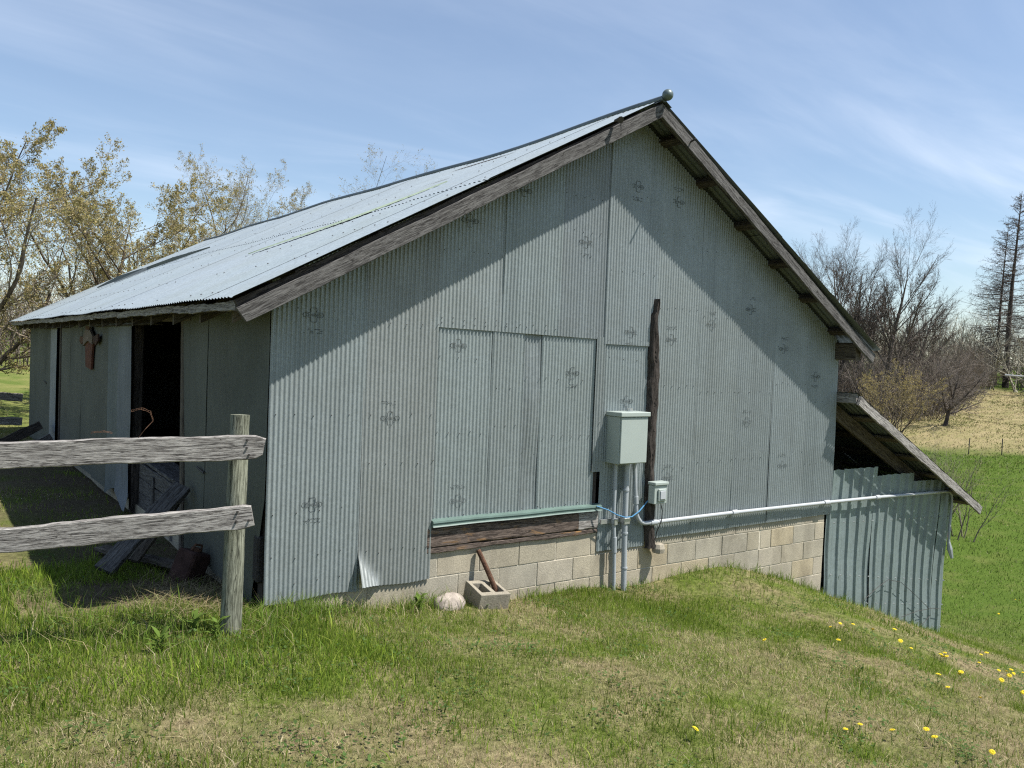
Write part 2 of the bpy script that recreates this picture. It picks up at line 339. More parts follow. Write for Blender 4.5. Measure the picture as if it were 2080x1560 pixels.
def groundmat():
    m, t, b = mat_new('field_ground'); v = coords(t, 'Object'); sp = N(t, 'ShaderNodeSeparateXYZ'); L(t, v, sp.inputs[0])
    n1 = noise(t, v, 1.1, 6, .62); n2 = noise(t, v, 14, 5, .7); n3 = noise(t, v, .12, 5, .6); nw = noise(t, coords(t, 'Object', (.5, 2.2, 1), (0, 0, .5)), .8, 6, .65, .6)
    thatch = mixc(t, maprange(t, n2, .3, .7), (.075, .06, .032), (.30, .25, .14))
    grn = mixc(t, maprange(t, n2, .3, .7), (.048, .072, .011), (.115, .155, .026))
    near = mixc(t, maprange(t, n1, .38, .62), grn, thatch)
    mid = mixc(t, maprange(t, n2, .25, .75), (.048, .085, .012), (.092, .135, .024)); mid = mixc(t, maprange(t, n1, .5, .8, 0, .55), mid, (.16, .155, .055))
    dry = mixc(t, maprange(t, nw, .35, .68), (.27, .22, .12), (.15, .15, .055)); dry = mixc(t, maprange(t, n2, .4, .75, 0, .5), dry, (.35, .285, .165))
    # distance fields in world space: to the right (lower field, dry bank, upper field)
    u = math_n(t, 'ADD', math_n(t, 'ADD', math_n(t, 'MULTIPLY', sp.outputs[0], .885), math_n(t, 'MULTIPLY', sp.outputs[1], .465)), math_n(t, 'MULTIPLY', math_n(t, 'SUBTRACT', n3, .5), 9.0))
    c = mixc(t, maprange(t, u, 5.2, 9.5), near, mid)
    c = mixc(t, maprange(t, u, 41, 44.5), c, dry)
    c = mixc(t, maprange(t, u, 90, 96), c, mid)
    # behind the barn on the left: rough pasture
    back = mixc(t, maprange(t, n1, .35, .7), (.095, .135, .030), (.21, .20, .075))
    lm = math_n(t, 'MULTIPLY', maprange(t, sp.outputs[1], 11, 15), maprange(t, u, 24, 18), True)
    c = mixc(t, lm, c, back)
    # bare trodden soil under the eaves
    soil = math_n(t, 'MULTIPLY', math_n(t, 'MULTIPLY', maprange(t, sp.outputs[0], -3.9, -3.3), maprange(t, sp.outputs[0], -2.0, -2.3)), math_n(t, 'MULTIPLY', maprange(t, sp.outputs[1], .0, .8), maprange(t, sp.outputs[1], 14, 10)), True)
    c = mixc(t, math_n(t, 'MULTIPLY', soil, maprange(t, n1, .3, .6, .5, .95)), c, (.085, .068, .048))
    L(t, c, b.inputs['Base Color']); b.inputs['Roughness'].default_value = 1; b.inputs['Specular IOR Level'].default_value = .05
    bump(t, b, math_n(t, 'ADD', n2, math_n(t, 'MULTIPLY', nw, 1.5)), .8, .06); return m
ground = add('ground', mesh_np('ground', V, Q, T3, True), groundmat()); tag(ground, kind='structure')

# ------------------------------------------------------------------ barn
XL, XR, YB = -2.42, 4.29, 13.3
APX, APZ = .93, 4.088            # ridge
ELX, ELZ = -2.797, 2.072          # left eave edge
ERX, ERZ = 4.565, 2.005           # right eave edge
YF, YE = -.34, 13.62             # front and back ends of the roof
PITR = .068
PIT = .0345                      # corrugation pitch
def sag(y): return -.055*math.exp(-((y-2.6)/2.2)**2) - .02*math.sin(y*.9)**2
def roofz(x, y=0.0, side=None):
    if x <= APX: k = (x-ELX)/(APX-ELX); return ELZ + (APZ-ELZ)*k + sag(y)*max(0, min(1, k))
    k = (ERX-x)/(ERX-APX); return ERZ + (APZ-ERZ)*k + sag(y)*max(0, min(1, k))
barn = empty('barn', (XL, 0, -.06), 'old gabled barn clad in grey corrugated steel on a concrete block footing', 'barn')

def dent(u, v, seed): return (fbm(np.array(u)+seed*3.7, np.array(v)+seed*1.3, 1.1, 3)-.5)*.015
def sheet(u0, u1, zb, zt, off, plane, mat, tint, seed=0, pit=PIT, amp=.0058, nrow=14, per=6, parent=None, extra=None, name='metal_sheet', phase=0.0):
    """corrugated sheet; plane 'gable' (u = x, out = -y) or 'left' (u = y, out = -x); zb, zt are functions of u"""
    nc = max(4, int(round((u1-u0)/pit*per))+1)
    us = np.linspace(u0, u1, nc); tt = np.linspace(0, 1, nrow)
    zb_ = np.array([zb(a) for a in us]); zt_ = np.array([zt(a) for a in us])
    Z = zb_[None, :] + (zt_-zb_)[None, :]*tt[:, None]; U = np.repeat(us[None, :], nrow, 0)
    O = off + amp*np.cos(2*np.pi*(U-phase)/pit) + dent(U, Z, seed)
    if extra is not None: U, O, Z = extra(U, O, Z)
    if plane == 'gable': P = np.stack([U, -O, Z], -1)
    else: P = np.stack([XL-O, U, Z], -1)
    a, b = np.meshgrid(np.arange(nrow-1), np.arange(nc-1), indexing='ij'); k = a*nc+b
    q = np.stack([k, k+1, k+nc+1, k+nc], -1).reshape(-1, 4)
    if plane == 'left': q = q[:, ::-1]
    me = mesh_np(name, P.reshape(-1, 3), q, None, True)
    o = add(name, me, mat, parent or barn, None, tint); o['u0'] = u0; o['u1'] = u1
    return o
def screws(pts, parent, plane='gable', r=.0045):
    m = MB()
    for (u, off, z) in pts:
        n = 6; b = len(m.v); ring = []
        for k in range(n):
            w = 2*math.pi*k/n; du = r*math.cos(w); dz = r*math.sin(w)
            m.v.append((u+du, -off, z+dz) if plane == 'gable' else (XL-off, u+du, z+dz)); ring.append(b+k)
        m.v.append((u, -off-.005, z) if plane == 'gable' else (XL-off-.005, u, z))
        for k in range(n): m.f.append((b+k, b+(k+1) % n, b+n))
    o = m.build('screw_heads', M_NAIL, parent); tag(o, kind='stuff'); return o
GS = []     # gable sheets: (u0,u1,zb,zt,offset,obj)
def gtop(x): return roofz(x, 0) - .035
def gsheet(u0, u1, zb, zt, off, tint, seed, mat=M_GALV, rows=(), extra=None, amp=.0058, nrow=14):
    fb = zb if callable(zb) else (lambda a: zb); ft = zt if callable(zt) else (lambda a: zt)
    o = sheet(u0, u1, fb, ft, off, 'gable', mat, tint, seed, extra=extra, amp=amp, nrow=nrow)
    pts = []
    for z in rows:
        k0 = math.ceil(u0/PIT)+1
        for k in range(k0, int(u1/PIT), random.choice((3, 4, 5))):
            u = k*PIT; zz = z + random.uniform(-.012, .012)
            if fb(u)+.02 < zz < ft(u)-.04: pts.append((u, off+amp+.001, zz))
    if pts: screws(pts, o)
    GS.append((u0, u1, fb, ft, off, o)); return o
def curl(U, O, Z):
    k = np.clip(1 - (U+1.72)/.20 - (Z-.005)/.25, 0, 1); O = O + k*.15; return U - k*.03, O, Z + k*.05
def lowleft(U, O, Z):
    k = np.clip(1-(U-XL)/.1, 0, 1)*np.clip((.35-Z)/.35, 0, 1); return U, O + k*.012, Z
t1 = (1.0, 1.0, 1.0)
gsheet(-2.428, -1.70, lambda x: -.015+.012*math.sin(x*9), gtop, .022, (1.0, 1.02, 1.02), 1, rows=(.11, .30, .62, 1.31, 2.05), extra=lowleft, nrow=22)
gsheet(-1.72, -1.09, lambda x: .0+.006*math.sin(x*11), gtop, .027, (.97, .95, .925), 2, rows=(.27, .93, 1.31, 2.0), extra=curl, nrow=44)
UPB = lambda x: 1.985 - .012*(x+1.1)
gsheet(-1.125, -.47, UPB, gtop, .024, (1.05, 1.06, 1.05), 3, rows=(2.02, 2.06, 2.6))
gsheet(-.49, .12, UPB, gtop, .029, (.99, 1.02, 1.02), 4, rows=(2.02, 2.05, 2.7))
gsheet(.10, .66, UPB, gtop, .025, (.85, .86, .875), 5, rows=(2.01, 2.05, 2.9, 3.2))
gsheet(.645, 1.30, 1.925, gtop, .030, (.98, 1.0, 1.01), 6, rows=(1.96, 2.6, 3.3))
gsheet(1.285, 1.93, .082, gtop, .024, (1.04, 1.05, 1.04), 7, rows=(.11, .75, 1.55, 2.3, 3.0), nrow=20)
gsheet(1.91, 2.53, .080, gtop, .029, (1.0, 1.01, 1.0), 8, rows=(.11, .8, 1.5, 2.25, 2.9), nrow=20)
gsheet(2.51, 3.13, .084, gtop, .025, (.95, .965, .97), 9, rows=(.11, .8, 1.5, 2.1), nrow=18)
gsheet(3.11, 3.74, .086, gtop, .030, (.99, 1.01, 1.02), 10, rows=(.11, .85, 1.6, 2.0), nrow=18)
gsheet(3.72, 4.335, .088, gtop, .026, (.92, .95, .96), 11, rows=(.11, .7, 1.4), nrow=18)
# patch over the old opening
WB = lambda x: .452
gsheet(-1.105, -.55, WB, 2.0, .014, (1.03, 1.06, 1.05), 12, rows=(.49, 1.15, 1.75))
gsheet(-.57, -.245, WB, 2.0, .016, (.97, .99, .98), 13, M_GALV, rows=(.49, 1.2, 1.5))
def dentC(U, O, Z): return U, O + .012*np.sin(Z*5+1)*np.exp(-((U+.13)/.09)**2) - .006, Z
gsheet(-.26, -.03, WB, 1.99, .014, (.97, .99, 1.0), 14, M_SCUFF, rows=(.49, 1.0, 1.6), extra=dentC)
gsheet(-.05, .585, WB, 1.97, .016, (1.02, 1.05, 1.04), 15, rows=(.49, 1.1, 1.6))
gsheet(.555, .668, .765, 1.985, .033, (.93, .94, .93), 16, rows=(.8, 1.2), amp=.006)
gsheet(.672, 1.268, lambda x: .035-.01*x, 1.945, .02, (.98, 1.01, 1.01), 17, rows=(.1, .6, 1.2, 1.8))

# stamps printed on the sheets: a cross with a lettered bar
def text_tris(s, w, h):
    cu = bpy.data.curves.new('t', 'FONT'); cu.body = s; cu.align_x = 'CENTER'; cu.align_y = 'CENTER'; cu.size = 1; cu.resolution_u = 1; cu.offset = .004
    o = bpy.data.objects.new('t', cu); COL.objects.link(o); dg = bpy.context.evaluated_depsgraph_get(); me = o.evaluated_get(dg).to_mesh(); me.calc_loop_triangles()
    v = np.array([tuple(a.co) for a in me.vertices]); f = np.array([tuple(a.vertices) for a in me.loop_triangles]); o.evaluated_get(dg).to_mesh_clear(); bpy.data.objects.remove(o)
    lo = v.min(0); hi = v.max(0); v = (v-(lo+hi)/2); v[:, 0] *= w/(hi[0]-lo[0]); v[:, 1] *= h/(hi[1]-lo[1]); return v[:, :2], f
TXT_V, TXT_F = text_tris('STRONGBARN', .114, .023)
def cross_path():
    a, b, c, d = .077, .0165, .023, .050    # bar half length/height, upright half width/height
    def arc(cx, cy, r, a0, a1, n=5): return [(cx+r*math.cos(math.radians(a0+(a1-a0)*k/n)), cy+r*math.sin(math.radians(a0+(a1-a0)*k/n))) for k in range(n+1)]
    p = arc(a-b, 0, b, -90, 90, 10) + [(c, b)] + arc(c-.009, d-.009, .009, 0, 90) + arc(-c+.009, d-.009, .009, 90, 180) + [(-c, b)]
    p += arc(-a+b, 0, b, 90, 270, 10) + [(-c, -b)] + arc(-c+.009, -d+.009, .009, 180, 270) + arc(c-.009, -d+.009, .009, 270, 360) + [(c, -b)]
    q = []
    for k in range(len(p)):
        x0, y0 = p[k]; x1, y1 = p[(k+1) % len(p)]; n = max(1, int(math.hypot(x1-x0, y1-y0)/.006))
        q += [(x0+(x1-x0)*s/n, y0+(y1-y0)*s/n) for s in range(n)]
    return np.array(q)
CROSS = cross_path()
def ribbon(p, w, closed=True):
    n = len(p); t = np.roll(p, -1, 0)-np.roll(p, 1, 0); t /= np.linalg.norm(t, axis=1)[:, None]+1e-9; nn = np.stack([-t[:, 1], t[:, 0]], 1)*w/2
    v = np.concatenate([p+nn, p-nn]); k = np.arange(n if closed else n-1); k2 = (k+1) % n
    return v, np.stack([k, k2, n+k2, n+k], 1)
def stamp(x, z, flip=False, faint=False, lines=1, cross=True):
    for (u0, u1, fb, ft, off, o) in sorted(GS, key=lambda s: -s[4]):
        if u0 < x < u1 and fb(x) < z < ft(x): break
    else: return
    vv = []; qq = []; tt = []; nv = 0; sg = -1 if flip else 1
    if cross:
        v, q = ribbon(CROSS, .0038); vv.append(v); qq.append(q+nv); nv += len(v); vv.append(TXT_V); tt.append(TXT_F+nv); nv += len(TXT_V)
    if lines:
        rr = random.Random(int(x*1000)); zz = -.105
        for row in range(3):
            u = -.07 + rr.uniform(0, .02)
            while u < .065:
                w = rr.uniform(.004, .014)
                if rr.random() < .62:
                    ns = 3; a = np.array([(u+w*k/ns, zz+s) for s in (0, .0055) for k in range(ns+1)]); k = np.arange(ns); vv.append(a); qq.append(np.stack([k, k+1, k+ns+2, k+ns+1], 1)+nv); nv += len(a)
                u += w+.004
            zz -= .0125
    v = np.concatenate(vv)*sg; U = v[:, 0]+x; Z = v[:, 1]+z
    ok = np.array([fb(a) < b < ft(a)-.03 for a, b in zip(U, Z)])
    O = off + .0058*np.cos(2*np.pi*U/PIT) + .0030
    sd = [k for k, s in enumerate(GS) if s[5] is o][0]
    seeds = {0:1,1:2,2:3,3:4,4:5,5:6,6:7,7:8,8:9,9:10,10:11,11:12,12:13,13:14,14:15,15:16,16:17}
    O = O + dent(U, Z, seeds[sd]); P = np.stack([U, -O, Z], 1)
    q = np.concatenate(qq) if qq else np.zeros((0, 4), int); q = q[ok[q].all(1)] if len(q) else q
    t = np.concatenate(tt) if tt else np.zeros((0, 3), int); t = t[ok[t].all(1)] if len(t) else t
    add('printed_stamp', mesh_np('printed_stamp', P, q, t), M_INKF if faint else (M_INK if random.random() < .55 else M_INKM), o)
for a in [(-2.126,2.015,0,0),(-1.492,1.275,1,0),(-2.092,.661,0,0),(-.9,1.847,0,0,0),(.295,1.652,0,0),(.38,2.809,0,0),(-.322,3.159,0,0,0),(-.837,2.844,0,0,0),(.979,3.388,0,0),(1.536,3.326,1,0),
          (.954,1.404,0,0,0),(.966,2.045,0,0),(1.52,2.001,1,0),(1.552,.658,1,1),(2.69,2.368,1,0),(3.274,1.977,1,0),(3.886,1.687,0,0),(2.078,2.175,1,1),(2.706,1.187,1,1),(3.341,.699,1,1),(-.85,.60,1,1)]: stamp(*a)

# footing of concrete blocks
BW, BH = .4064, .2032
fnd = MB().box(XL+.03, XR-.05, .0045, .19, -1.35, .203).build('foundation_wall', M_MORTAR, barn)
fnd2 = MB().box(XL+.03+.004, XL+.2, .20, YB-.01, -.55, .0).build('foundation_wall', M_BLK, barn, None, (.4, .4, .4))
BT = [(1,1,1), (.93,.95,.96), (1.04,1.03,1.0), (.9,.91,.9), (1.02,.97,.86), (.86,.86,.83), (1.0,.99,.95), (.95,.94,.91)]
def block(x0, x1, z0, z1, parent=fnd):
    m = MB().cbox(x0+.0035, x1-.0035, -.001+random.uniform(-.002, .002), .10, z0+.0038, z1-.0038, .003, .0012)
    m.build('block', M_BLK, parent, None, random.choice(BT))
CRK = 3.07
for r in range(0, 7):
    z1 = BH - r*BH; z0 = z1-BH; sh = BW/2 if r % 2 == 0 else 0.0
    k = math.floor((XL-sh)/BW)
    while True:
        a = max(k*BW+sh, XL+.02); b = min((k+1)*BW+sh, XR-.045); k += 1
        if a >= XR-.05: break
        if b-a < .05: continue
        if z1 < gz(np.array([(a+b)/2]), np.array([-.05]))[0]-.12: continue
        if r == 0 and b < -1.05: continue
        ck = CRK + {0: .0, 1: -.01, 2: -.06, 3: -.12}.get(r, -.15)
        if a+.06 < ck < b-.06: block(a, ck-.004-.006*(r > 0), z0, z1); block(ck+.006+.006*(r > 0), b, z0, z1)
        else: block(a, b, z0, z1)
M90 = Matrix.Rotation(math.radians(-90), 4, 'Z')
for r in range(2):
    for k in range(24):
        y0 = .20+k*BW + (BW/2 if r else 0)
        if y0+BW > 10.2: continue
        m = MB().cbox(XL+.028, XL+.13, y0+.0045, y0+BW-.0045, -BH*(r+1)+.0045, -BH*r-.0045, .004, .0012)
        m.build('block', M_BLK, fnd2, None, random.choice(BT))

# timbers of the blocked-up opening, sill trim
def plank(name, p0, p1, up, h, t, mat, parent=None, wob=.004, seed=0, ends=(0, 0), seg=22, color=None, taper=None, mitre=0.0):
    """board from p0 to p1 (centre line), 'up' gives the height direction; grain along local X"""
    p0 = Vector(p0); p1 = Vector(p1); d = p1-p0; ln = d.length; X = d.normalized(); Zv = Vector(up); Zv = (Zv - X*Zv.dot(X)).normalized(); Yv = Zv.cross(X)
    M = Matrix.Translation(p0) @ Matrix((X, Yv, Zv)).transposed().to_4x4()
    c = min(h, t)*.12; prof = [(-t/2, -h/2+c), (-t/2+c, -h/2), (t/2-c, -h/2), (t/2, -h/2+c), (t/2, h/2-c), (t/2-c, h/2), (-t/2+c, h/2), (-t/2, h/2-c)]
    rr = random.Random(seed*17+3); v = []; f = []; n = len(prof)
    ph = [rr.uniform(0, 6) for _ in range(6)]
    for i in range(seg+1):
        s = i/seg; x = s*ln; k = 1.0 if taper is None else taper(s)
        wt = wob*(math.sin(x*7+ph[0])+.6*math.sin(x*19+ph[1])+.5*math.sin(x*43+ph[4])); wb = wob*(math.sin(x*6+ph[2])+.6*math.sin(x*17+ph[3])+.5*math.sin(x*39+ph[5]))
        for (py, pz) in prof:
            ex = 0
            if i == 0: ex = ends[0]*(pz/h) + rr.uniform(-.3, .3)*wob*(mitre == 0) + mitre*(h/2-pz)
            if i == seg: ex = ends[1]*(pz/h) + rr.uniform(-.3, .3)*wob
            v.append((x+ex, py, pz*k + (wt if pz > 0 else wb)))
    for i in range(seg):
        for k in range(n): k2 = (k+1) % n; f.append((i*n+k, (i+1)*n+k, (i+1)*n+k2, i*n+k2))
    f.append(tuple(range(n))); f.append(tuple(seg*n+k for k in range(n))[::-1])
    me = bpy.data.meshes.new(name); me.from_pydata(v, [], f); me.update()
    return add(name, me, mat, parent, M, color)
plank('sill_timber', (-1.13, .03, .325), (.43, .03, .325), (0, 0, 1), .165, .12, M_SILL, barn, .004, 1)
plank('sill_timber', (.435, .03, .325), (.665, .03, .325), (0, 0, 1), .16, .115, M_GREY, barn, .004, 2, seg=8)
plank('sill_timber', (-1.13, .045, .222), (.665, .045, .222), (0, 0, 1), .04, .14, M_SILL, barn, .004, 3)
plank('jamb_board', (.612, .03, .41), (.612, .03, .80), (0, 1, 0), .05, .09, M_DARKW, barn, .002, 4, seg=8)
m = MB(); prof = [(-.005, .475), (-.062, .462), (-.066, .448), (-.058, .446), (-.060, .425), (-.068, .416), (-.050, .412), (-.005, .414)]
n = len(prof)
for i, x in enumerate(np.linspace(-1.10, .672, 14)):
    for (y, z) in prof: m.v.append((x, y, z+.002*math.sin(x*7)))
for i in range(13):
    for k in range(n): k2 = (k+1) % n; m.f.append((i*n+k, i*n+k2, (i+1)*n+k2, (i+1)*n+k))
m.f.append(tuple(range(n))[::-1]); m.f.append(tuple(13*n+k for k in range(n))); m.build('sill_trim', M_GREEN, barn)
plank('corner_post', (XL+.07, .10, -.05), (XL+.07, .10, 2.05), (0, 1, 0), .12, .12, M_DARKW, barn, .004, 5)
plank('corner_post', (XR-.12, .12, .2), (XR-.12, .12, 2.0), (0, 1, 0), .12, .12, M_DARKW, barn, .004, 6)

# ---- left (eave side) wall
LB = lambda y: -.02
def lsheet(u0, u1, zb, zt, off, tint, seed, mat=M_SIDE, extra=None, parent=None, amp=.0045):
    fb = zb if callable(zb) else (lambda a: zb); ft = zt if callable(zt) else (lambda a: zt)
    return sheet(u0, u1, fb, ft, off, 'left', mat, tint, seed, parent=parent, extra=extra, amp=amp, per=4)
def edge_slant(U, O, Z): 
    k = np.clip((U-1.4)/.6, 0, 1); return U + k*(.14*np.clip((Z-.9)/1.1, -.3, 1)), O, Z
def start_slant(U, O, Z):
    k = np.clip(1-(U-.0)/.6, 0, 1); return U + k*.2*np.clip((.75-Z)/.75, 0, 1), O, Z
lsheet(-.018, .74, -.16, 2.11, .022, (1, 1.02, 1), 21, extra=start_slant)
lsheet(.72, 1.41, lambda y: -.02+.03*math.sin(y*5), 2.11, .018, (1.0, 1.0, .98), 22)
lsheet(1.39, 2.0, lambda y: -.03, 2.11, .024, (1.03, 1.03, 1.0), 23, extra=edge_slant)
plank('header_beam', (XL-.01, 1.9, 2.06), (XL-.01, 13.2, 2.06), (0, 0, 1), .16, .05, M_SHADEW, barn, .004, 7)
plank('door_jamb', (XL+.03, 2.10, -.1), (XL+.03, 2.22, 2.0), (0, 1, 0), .1, .1, M_SHADEW, barn, .003, 8)
plank('door_jamb', (XL+.03, 4.18, -.1), (XL+.03, 4.18, 2.0), (0, 1, 0), .12, .1, M_DARKW, barn, .003, 9)
door = MB().box(XL-.045, XL-.01, 4.2, 9.0, 1.86, 1.98).box(XL-.045, XL-.01, 4.2, 9.0, .12, .24).box(XL-.045, XL-.01, 4.2, 4.3, .1, 1.95).box(XL-.045, XL-.01, 8.9, 9.0, .1, 1.95).build('sliding_door', M_DARKW, barn)
def torn(U, O, Z):
    k = np.clip(1-(U-4.06)/.10, 0, 1); U = U + k*.055*np.clip(1-abs(Z-.38)/.28, 0, 1)
    U = U + .03*np.sin(Z*4)*np.clip(1-(U-4.06)/.2, 0, 1); f = np.clip((.12-Z)/.2, 0, 1); return U, O + f*.05, Z
lsheet(4.06, 4.75, lambda y: -.06+.27*max(0, (y-4.15))*.75, 1.985, .062, (.70, .72, .76), 24, M_OLD, torn, door)
lsheet(4.73, 5.38, lambda y: -.02+.10*math.sin(y*3), 1.985, .056, (.58, .62, .61), 25, M_OLD, None, door)
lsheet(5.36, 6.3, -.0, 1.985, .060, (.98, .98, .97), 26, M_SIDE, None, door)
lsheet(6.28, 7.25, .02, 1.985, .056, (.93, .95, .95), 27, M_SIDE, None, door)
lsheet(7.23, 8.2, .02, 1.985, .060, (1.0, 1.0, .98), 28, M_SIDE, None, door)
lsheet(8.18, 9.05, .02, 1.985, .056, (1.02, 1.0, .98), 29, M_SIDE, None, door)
plank('door_jamb', (XL+.02, 9.45, -.1), (XL+.02, 9.45, 2.0), (0, 1, 0), .14, .1, M_DARKW, barn, .003, 10)
lsheet(9.8, 10.5, -.02, 2.0, .03, (1.0, 1.0, 1.03), 30, M_OLD)
for k in range(4): lsheet(10.48+k*.72, 11.22+k*.72, -.06-.04*k, 2.08, .022+.005*(k % 2), (1, 1.01, 1), 31+k)
trk = MB().box(XL-.11, XL-.02, 2.9, 6.1, 1.995, 2.045).box(XL-.12, XL-.02, 2.9, 6.1, 1.955, 1.965).build('door_track', M_DARKW, barn)
trk = MB().box(XL-.11, XL-.02, 8.2, 11.3, 1.995, 2.045).box(XL-.12, XL-.02, 8.2, 11.3, 1.955, 1.965).build('door_track', M_DARKW, barn)
# small pieces hanging on the side wall
for (y, z, dy) in ((1.36, .72, .16), (10.9, 1.0, .35)): MB().tube([(XL-.04, y, z), (XL-.05, y+dy, z+.03)], .008, 6).build('hook', M_NAIL, barn)
# far end and right side
MB().box(XL, XR, YB, YB+.05, -.9, 2.0).build('back_wall', M_SIDE, barn)
me = bpy.data.meshes.new('back_gable'); me.from_pydata([(XL, YB, 2.0), (XR, YB, 2.0), (APX, YB, 3.98), (XL, YB+.05, 2.0), (XR, YB+.05, 2.0), (APX, YB+.05, 3.98)], [], [(0,1,2), (5,4,3), (0,2,5,3), (1,4,5,2)]); me.update(); add('back_gable', me, M_SIDE, barn)
MB().box(XR-.06, XR-.01, .06, YB-.01, -2.2, 2.02).build('side_wall', M_SIDE, barn)
MB().box(XL+.25, XR-.07, .2, YB-.02, -.3, -.06).build('barn_floor', plain('earth_floor', (.06, .05, .04), .95, 0, .3, 3, .4, .1), barn)

# ---- roof
def roof_sheet(side, y0, y1, s0, s1, lift, tint, seed):
    """s = 0 at the eave, 1 at the ridge"""
    per = 6; nc = int(round((y1-y0)/PITR*per))+1; nr_ = 9; ys = np.linspace(y0, y1, nc); ss = np.linspace(s0, s1, nr_)
    ex = (ELX if side < 0 else ERX); ez = (ELZ if side < 0 else ERZ)
    dx, dz = APX-ex, APZ-ez; ln = math.hypot(dx, dz); nx, nz = (-dz/ln, dx/ln) if side < 0 else (-dz/ln*-1*-1, dx/ln*-1)
    nx, nz = (-dz/ln, dx/ln) if dx > 0 else (dz/ln, -dx/ln)
    Yg, Sg = np.meshgrid(ys, ss); sg = np.array([sag(a) for a in ys])[None, :]
    h = lift + .0055*np.cos(2*np.pi*Yg/PITR) + (fbm(Yg*1.0, Sg*4, 1.0, 3)-.5)*.012
    if s0 == 0 : h = h + .005*np.sin(Yg*2.1)*np.clip(1-Sg*8, 0, 1)
    Yg = Yg - np.where(y0 < YF+.01, .055*(1-Sg)*np.clip(1-(Yg-y0)/.05, 0, 1), 0)
    P = np.stack([ex+dx*Sg+nx*h, Yg, ez+dz*Sg+nz*h + sg*Sg], -1)
    a, b = np.meshgrid(np.arange(nr_-1), np.arange(nc-1), indexing='ij'); k = a*nc+b; q = np.stack([k, k+1, k+nc+1, k+nc], -1).reshape(-1, 4)
    q = q[:, ::-1] if side < 0 else q
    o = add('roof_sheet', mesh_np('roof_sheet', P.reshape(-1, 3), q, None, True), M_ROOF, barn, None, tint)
    if side < 0:
        m = MB()
        for s in ([.018, .16, .3, .43] if s0 == 0 else [.52, .66, .8, .95]):
            kk = int(y0/PITR)+1
            for j in range(kk, int(y1/PITR), random.choice((3, 4, 5))):
                y = j*PITR; x = ex+dx*s+nx*(lift+.013); z = ez+dz*s+nz*(lift+.013)+sag(y)*s; r = .009; b0 = len(m.v)
                if random.random() < .4: continue
                s_ = s + random.uniform(-.003, .003)
                for w in range(5): 
                    ca, sa = math.cos(w*1.2566)*r, math.sin(w*1.2566)*r; m.v.append((x+dx/ln*ca, y+sa, z+dz/ln*ca))
                m.v.append((x+nx*.008, y, z+nz*.008)); m.f += [(b0+w, b0+(w+1) % 5, b0+5) for w in range(5)]
        if m.f: tag(m.build('screw_heads', M_NAIL, o), kind='stuff')
    return o
RW = .625; nrs = int((YE-YF)/RW)+1
for k in range(nrs):
    y0 = YF+k*RW-.02*(k > 0); y1 = min(YE, YF+(k+1)*RW)
    for side in (-1, 1):
        g = random.uniform(.975, 1.02); roof_sheet(side, y0, y1, 0, .535, .014+.002*(k % 2), (g, g*random.uniform(.995, 1.01), g*random.uniform(.995, 1.015)), k+side*31)
        g = random.uniform(.975, 1.02); roof_sheet(side, y0, y1, .515, 1.0, .020+.002*(k % 2), (g, g, g*1.01), k*3+side*17+7)
# purlins and rafters
for side in (-1, 1):
    ex, ez = (ELX, ELZ) if side < 0 else (ERX, ERZ)
    dx, dz = APX-ex, APZ-ez; ln = math.hypot(dx, dz); nx, nz = (-dz/ln, dx/ln) if dx > 0 else (dz/ln, -dx/ln)
    for k, s in enumerate((.115, .275, .43, .59, .755, .90) if side > 0 else (.12, .28, .44, .6, .76, .92)):
        c = Vector((ex+dx*s-nx*.035, 0, ez+dz*s-nz*.035))
        for (ya, yb) in ((YF+.03, 4.0), (4.0, 9.0), (9.0, YE)):
            plank('purlin', (c.x, ya, c.z+sag(ya)*s), (c.x, yb-.002, c.z+sag(yb)*s), (nx, 0, nz), .06, .09, M_DARKW, barn, .002, 40+k, seg=10)
    for k in range(18):
        y = .1+k*.78
        if side > 0 and k % 2: continue
        a = Vector((ex+dx*.02-nx*.14, y, ez+dz*.02-nz*.14)); b = Vector((ex+dx*.99-nx*.14, y, ez+dz*.99-nz*.14+sag(y)))
        plank('rafter', a, b, (nx, 0, nz), .105, .045, M_SHADEW, barn, .002, 60+k, ends=(.05, 0), seg=8)
# eave boards under the left drip edge, in worn lengths
ya = YF+.06
for k in range(9):
    yb = min(YE-.02, ya + (1.1, .9, 1.7, 1.3, 2.0, 1.5, 1.9, 1.6, 2.2)[k])
    if yb-ya < .2: break
    dzk = random.uniform(-.008, .008)
    plank('eave_board', (ELX+.05, ya+.006, ELZ-.032+dzk), (ELX+.05, yb-.006, ELZ-.032+dzk+random.uniform(-.01, .01)), (0, 0, 1), .058, .025, M_GREY, barn, .004, 80+k); ya = yb
# rake fascias
def rake(x0, z0, x1, z1, h, y, seed, parent=barn, mat=M_FASC, ends=(0, 0), mitre=0.0):
    d = Vector((x1-x0, 0, z1-z0)).normalized(); nrm = Vector((-d.z, 0, d.x)); nrm = nrm if nrm.z > 0 else -nrm
    c0 = Vector((x0, y, z0)) - nrm*(h/2+.004); c1 = Vector((x1, y, z1)) - nrm*(h/2+.004)
    return plank('fascia_board', c0, c1, nrm, h, .032, mat, parent, .003, seed, ends, 30, mitre=mitre)
rake(APX-.001, APZ-.014, ELX+.03, ELZ-.050, .112, YF+.004, 90, ends=(0, .02), mitre=.55)
rake(APX-.001, APZ-.006, ELX+.02, ELZ-.004, .10, YF+.038, 92, mat=M_DARKW, mitre=.541)
rake(APX+.001, APZ-.014, ERX-.02, ERZ-.045, .105, YF+.004, 91, mitre=.58)
rake(APX+.001, APZ-.006, ERX-.015, ERZ-.004, .10, YF+.038, 93, mat=M_DARKW, mitre=.573)
